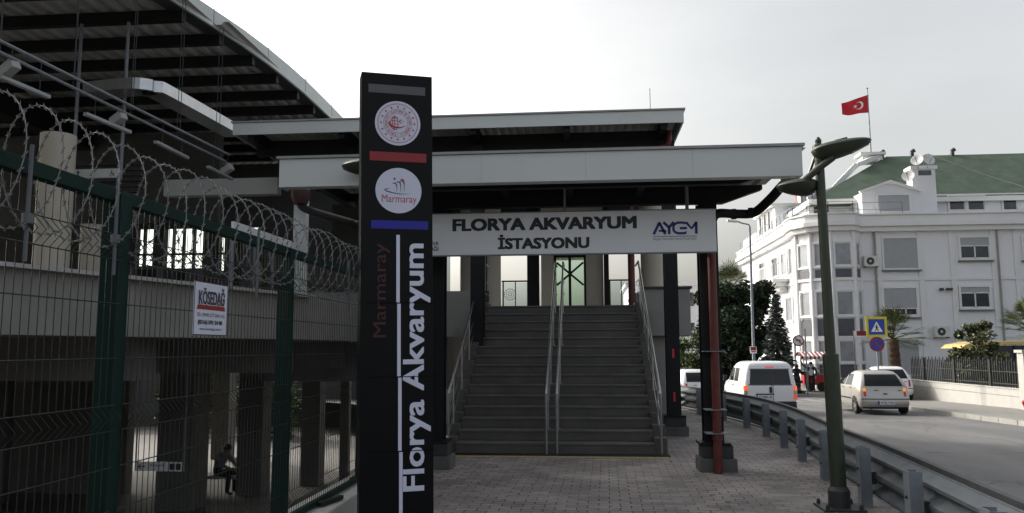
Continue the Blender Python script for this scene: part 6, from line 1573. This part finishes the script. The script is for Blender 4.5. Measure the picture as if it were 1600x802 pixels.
# ================================================================== PEOPLE AND THE FOOD CART
def person(name, label, J, rad, paint, scale=1.0, loc=(0,0,0), rz=0, hair=None, scarf=None):
    """J: joint positions; one continuous skinned body. paint(bone point)->material index"""
    o = thing('person', label, 'person', loc, rz)
    names = list(J); idx = {n: i for i, n in enumerate(names)}
    bones = [('pelvis','waist'),('waist','chest'),('chest','neck'),('neck','head'),('head','crown')]
    for s in 'lr':
        bones += [('chest', s+'sh'), (s+'sh', s+'el'), (s+'el', s+'wr'), (s+'wr', s+'hand'), ('pelvis', s+'hip'), (s+'hip', s+'kn'), (s+'kn', s+'an'), (s+'an', s+'toe')]
    me = bpy.data.meshes.new('body'); me.from_pydata([J[n] for n in names], [(idx[a], idx[c]) for a, c in bones], [])
    ob = bpy.data.objects.new('body', me); COL.objects.link(ob)
    sk = ob.modifiers.new('skin', 'SKIN'); sk.use_smooth_shade = True; sb = ob.modifiers.new('sub', 'SUBSURF'); sb.levels = 2; sb.render_levels = 2
    for n, v in zip(names, me.skin_vertices[0].data): r = rad[n]; v.radius = r if isinstance(r, tuple) else (r, r); v.use_root = (n == 'pelvis')
    bpy.context.view_layer.update(); dg = bpy.context.evaluated_depsgraph_get(); m2 = bpy.data.meshes.new_from_object(ob.evaluated_get(dg)); bpy.data.objects.remove(ob)
    for mname in ('skin', paint['top'], paint['legs'], paint['shoes'], paint.get('shirt', paint['top'])): m2.materials.append(MATS[mname])
    V = {n: Vector(p) for n, p in J.items()}
    def seg(p, a, c):
        d = c-a; t_ = max(0, min(1, (p-a).dot(d)/max(d.length_squared, 1e-9))); return (p-(a+d*t_)).length
    for f in m2.polygons:
        p = f.center; best = min(bones, key=lambda e: seg(p, V[e[0]], V[e[1]])); e = best[1]
        if e in ('head', 'crown') or e[1:] == 'hand': k = 0
        elif e[1:] in ('kn', 'an') or e[1:] == 'hip': k = 2
        elif e[1:] == 'toe': k = 3
        else: k = 1
        if k == 1 and e in ('waist', 'chest', 'neck') and p.y < V['chest'].y-.02 and abs(p.x-V['chest'].x) < .10: k = 4
        if best[0] == 'pelvis' and e == 'waist' and p.z < V['pelvis'].z+.02: k = 2
        f.material_index = k
    m2.shade_smooth(); body = bpy.data.objects.new('body', m2); COL.objects.link(body); body.parent = o
    H = V['head']; r = .105
    b = MB(); b.grid(lambda u, v: H+Vector((r*1.02*math.cos(6.2832*u)*math.sin(math.pi*.55*v), r*1.12*math.sin(6.2832*u)*math.sin(math.pi*.55*v)+.012, r*1.2*math.cos(math.pi*.55*v)+.02)), 16, 8)
    b.build('headscarf' if scarf else 'hair', scarf or hair or 'hair', o, local=True, smooth=True)
    b = MB()
    for s in (-1, 1):
        b.lathe([(.012, 0), (.006, .006)], H+Vector((s*.035, -.098, .005)), (0,-1,0), n=8)
    b.build('eyes', 'letter_black', o, local=True)
    # five fingers per hand
    for s in 'lr':
        wv, hv = V[s+'wr'], V[s+'hand']; d = (hv-wv).normalized(); sd = d.cross(Vector((0,1,0))); sd = sd.normalized() if sd.length > .1 else Vector((1,0,0)); b = MB()
        for k, (q, L) in enumerate(((-.028,.05),(-.01,.062),(.009,.058),(.027,.045))): a = hv+sd*q; b.tube([a-d*.02, a+d*L*.5, a+d*L*.9+Vector((0,-.012,-.008))], [.009,.0085,.006], 6)
        b.tube([wv+d*.03+sd*.02, wv+d*.05+sd*.055, wv+d*.085+sd*.062], [.011,.01,.007], 6); b.build('fingers', 'skin', o, local=True, smooth=True)
    return o
def stand(lel, lwr, lh, rel, rwr, rh, h=1.72):
    k = h/1.72; J = {'pelvis': (0,0,.93), 'waist': (0,0,1.08), 'chest': (0,.0,1.32), 'neck': (0,-.0,1.46), 'head': (0,-.02,1.58), 'crown': (0,-.015,1.67),
         'lsh': (-.19,0,1.38), 'lel': lel, 'lwr': lwr, 'lhand': lh, 'lhip': (-.10,0,.88), 'lkn': (-.11,-.02,.48), 'lan': (-.11,.02,.08), 'ltoe': (-.13,-.15,.04),
         'rsh': (.19,0,1.38), 'rel': rel, 'rwr': rwr, 'rhand': rh, 'rhip': (.10,0,.88), 'rkn': (.12,-.01,.48), 'ran': (.13,.03,.08), 'rtoe': (.16,-.14,.04)}
    return {n: tuple(c*k for c in p) for n, p in J.items()}
RAD = {'pelvis': (.15,.12), 'waist': (.145,.11), 'chest': (.17,.125), 'neck': .06, 'head': (.085,.10), 'crown': (.075,.085)}
for s in 'lr': RAD.update({s+'sh': .075, s+'el': .055, s+'wr': .038, s+'hand': (.042,.022), s+'hip': .10, s+'kn': .07, s+'an': .05, s+'toe': .04})
man = at(1272, 606, Y=47.5)
person('person', 'man in a dark jacket and white shirt raising one arm beside the food cart', stand((-.42,-.05,1.50),(-.52,-.12,1.74),(-.53,-.13,1.83),(.30,.06,1.12),(.24,-.08,.90),(.23,-.12,.82)), RAD,
       {'top': 'cloth_navy', 'legs': 'cloth_black', 'shoes': 'car_black', 'shirt': 'cloth_white'}, loc=(man.x-.1, 47.6, -.92), rz=R(-20))
wo = at(1246, 608, Y=47)
person('person', 'person in a long black coat and white head covering reaching towards the cart', stand((.36,-.05,1.22),(.58,-.12,1.24),(.67,-.13,1.25),(.30,-.02,1.14),(.50,-.14,1.12),(.58,-.17,1.12), 1.62), {**RAD, 'lkn': .10, 'rkn': .10, 'lan': .085, 'ran': .085, 'lhip': .13, 'rhip': .13},
       {'top': 'cloth_black', 'legs': 'cloth_black', 'shoes': 'car_black', 'shirt': 'cloth_black'}, loc=(wo.x+.0, 47.0, road_z(47)+.0), rz=R(15), scarf='cloth_white')
# food cart
a = at(1247, 556, Y=48.6); c = at(1291, 556, Y=48.6); gz_ = -.92
t = thing('food_cart', 'red street food cart with a red and white striped awning', 'food cart', ((a.x+c.x)/2, 48.8, gz_))
X0, X1 = a.x+.15, c.x; Y0, Y1 = 48.4, 49.1
b = MB(); b.box(X0+.1, X1-.05, Y0+.05, Y1, gz_+.35, gz_+.95); b.build('body', 'cart_red', t, bevel=.02)
b = MB(); b.box(X0+.08, X1-.03, Y0+.03, Y1+.02, gz_+.95, gz_+1.0); b.build('counter', 'galv', t)
b = MB(); b.box(X0+.12, X1-.07, Y0+.07, Y1-.02, gz_+1.0, gz_+1.6); b.build('glass_case', 'glass_clear', t)
b = MB(); [b.box(x-.02, x+.02, y-.02, y+.02, gz_+.95, gz_+2.0) for x in (X0+.12, X1-.07) for y in (Y0+.07, Y1-.02)]; b.box(X0+.14, X1-.09, Y0+.1, Y1-.04, gz_+1.28, gz_+1.3); b.build('post', 'galv', t)
b = MB(); [b.lathe([(.08,0),(.06,.05)], (X0+.4+.33*i, Y0+.3, gz_+1.3), n=10) for i in range(5)]; [b.lathe([(.09,0),(.07,.06)], (X0+.3+.33*i, Y0+.3, gz_+1.002), n=10) for i in range(6)]; b.build('bread_rings', 'wood', t)
for par_ in (0, 1):
    b = MB(); n = 15
    for i in range(n):
        if i % 2 != par_: continue
        xa, xb = lerp(X0-.15, X1+.15, i/n), lerp(X0-.15, X1+.15, (i+1)/n); zt_ = gz_+2.28; ze = gz_+2.02
        b.add([(xa,Y0-.5,ze),(xb,Y0-.5,ze),(xb,Y0+.35,zt_),(xa,Y0+.35,zt_),(xb,Y1+.4,ze),(xa,Y1+.4,ze),(xa,Y0-.5,ze-.17),(xb,Y0-.5,ze-.17)], [(0,1,2,3),(3,2,4,5),(6,7,1,0)])
    b.build('awning', ('sign_red', 'flag_white')[par_], t, fixn=False)
for x in (X0+.4, X1-.4):
    b = MB(); b.lathe([(.12,0),(.26,.01),(.26,.05),(.12,.06)], (x, Y0-.02, gz_+.26), (0,1,0), n=18); b.build('wheel', 'tyre', t)
# seated person and bench under the deck
sp = at(338, 772, Z=-2.1); sp = Vector((sp.x, sp.y, -2.1))
t = thing('bench', 'low grey bench under the deck carrying the seated person', 'bench', sp)
b = MB(); b.box(sp.x-.7, sp.x+.9, sp.y-.2, sp.y+.25, -1.70, -1.62); b.build('seat', 'concrete_pale', t, bevel=.01)
for x in (-.55, .75): MB().box(sp.x+x-.06, sp.x+x+.06, sp.y-.15, sp.y+.2, -2.1, -1.70).build('leg', 'concrete', t)
J = {'pelvis': (0,0,.56), 'waist': (0,-.04,.72), 'chest': (0,-.14,.94), 'neck': (0,-.22,1.06), 'head': (0,-.30,1.14), 'crown': (0,-.33,1.22),
     'lsh': (-.19,-.16,.99), 'lel': (-.26,-.32,.76), 'lwr': (-.12,-.5,.66), 'lhand': (-.06,-.56,.64), 'lhip': (-.10,-.06,.54), 'lkn': (-.14,-.46,.52), 'lan': (-.15,-.42,.08), 'ltoe': (-.16,-.58,.04),
     'rsh': (.19,-.16,.99), 'rel': (.26,-.32,.76), 'rwr': (.12,-.5,.66), 'rhand': (.06,-.56,.64), 'rhip': (.10,-.06,.54), 'rkn': (.14,-.46,.52), 'ran': (.15,-.42,.08), 'rtoe': (.16,-.58,.04)}
person('person', 'person in grey sitting bent forward on the bench under the deck', J, RAD, {'top': 'cloth_grey', 'legs': 'cloth_black', 'shoes': 'car_black'}, loc=(sp.x, sp.y, -2.1), rz=R(80))

# the totem stands about one degree out of plumb
t = bpy.data.objects[TOTEM]; piv = (Lp+Rp)/2+UZ*ztop
Mx = Matrix.Translation(piv) @ Matrix.Rotation(.012, 4, TN) @ Matrix.Translation(-piv) @ Matrix.Translation((Lp+Rp)/2)
t.location = Mx.to_translation(); t.rotation_euler = Mx.to_euler()
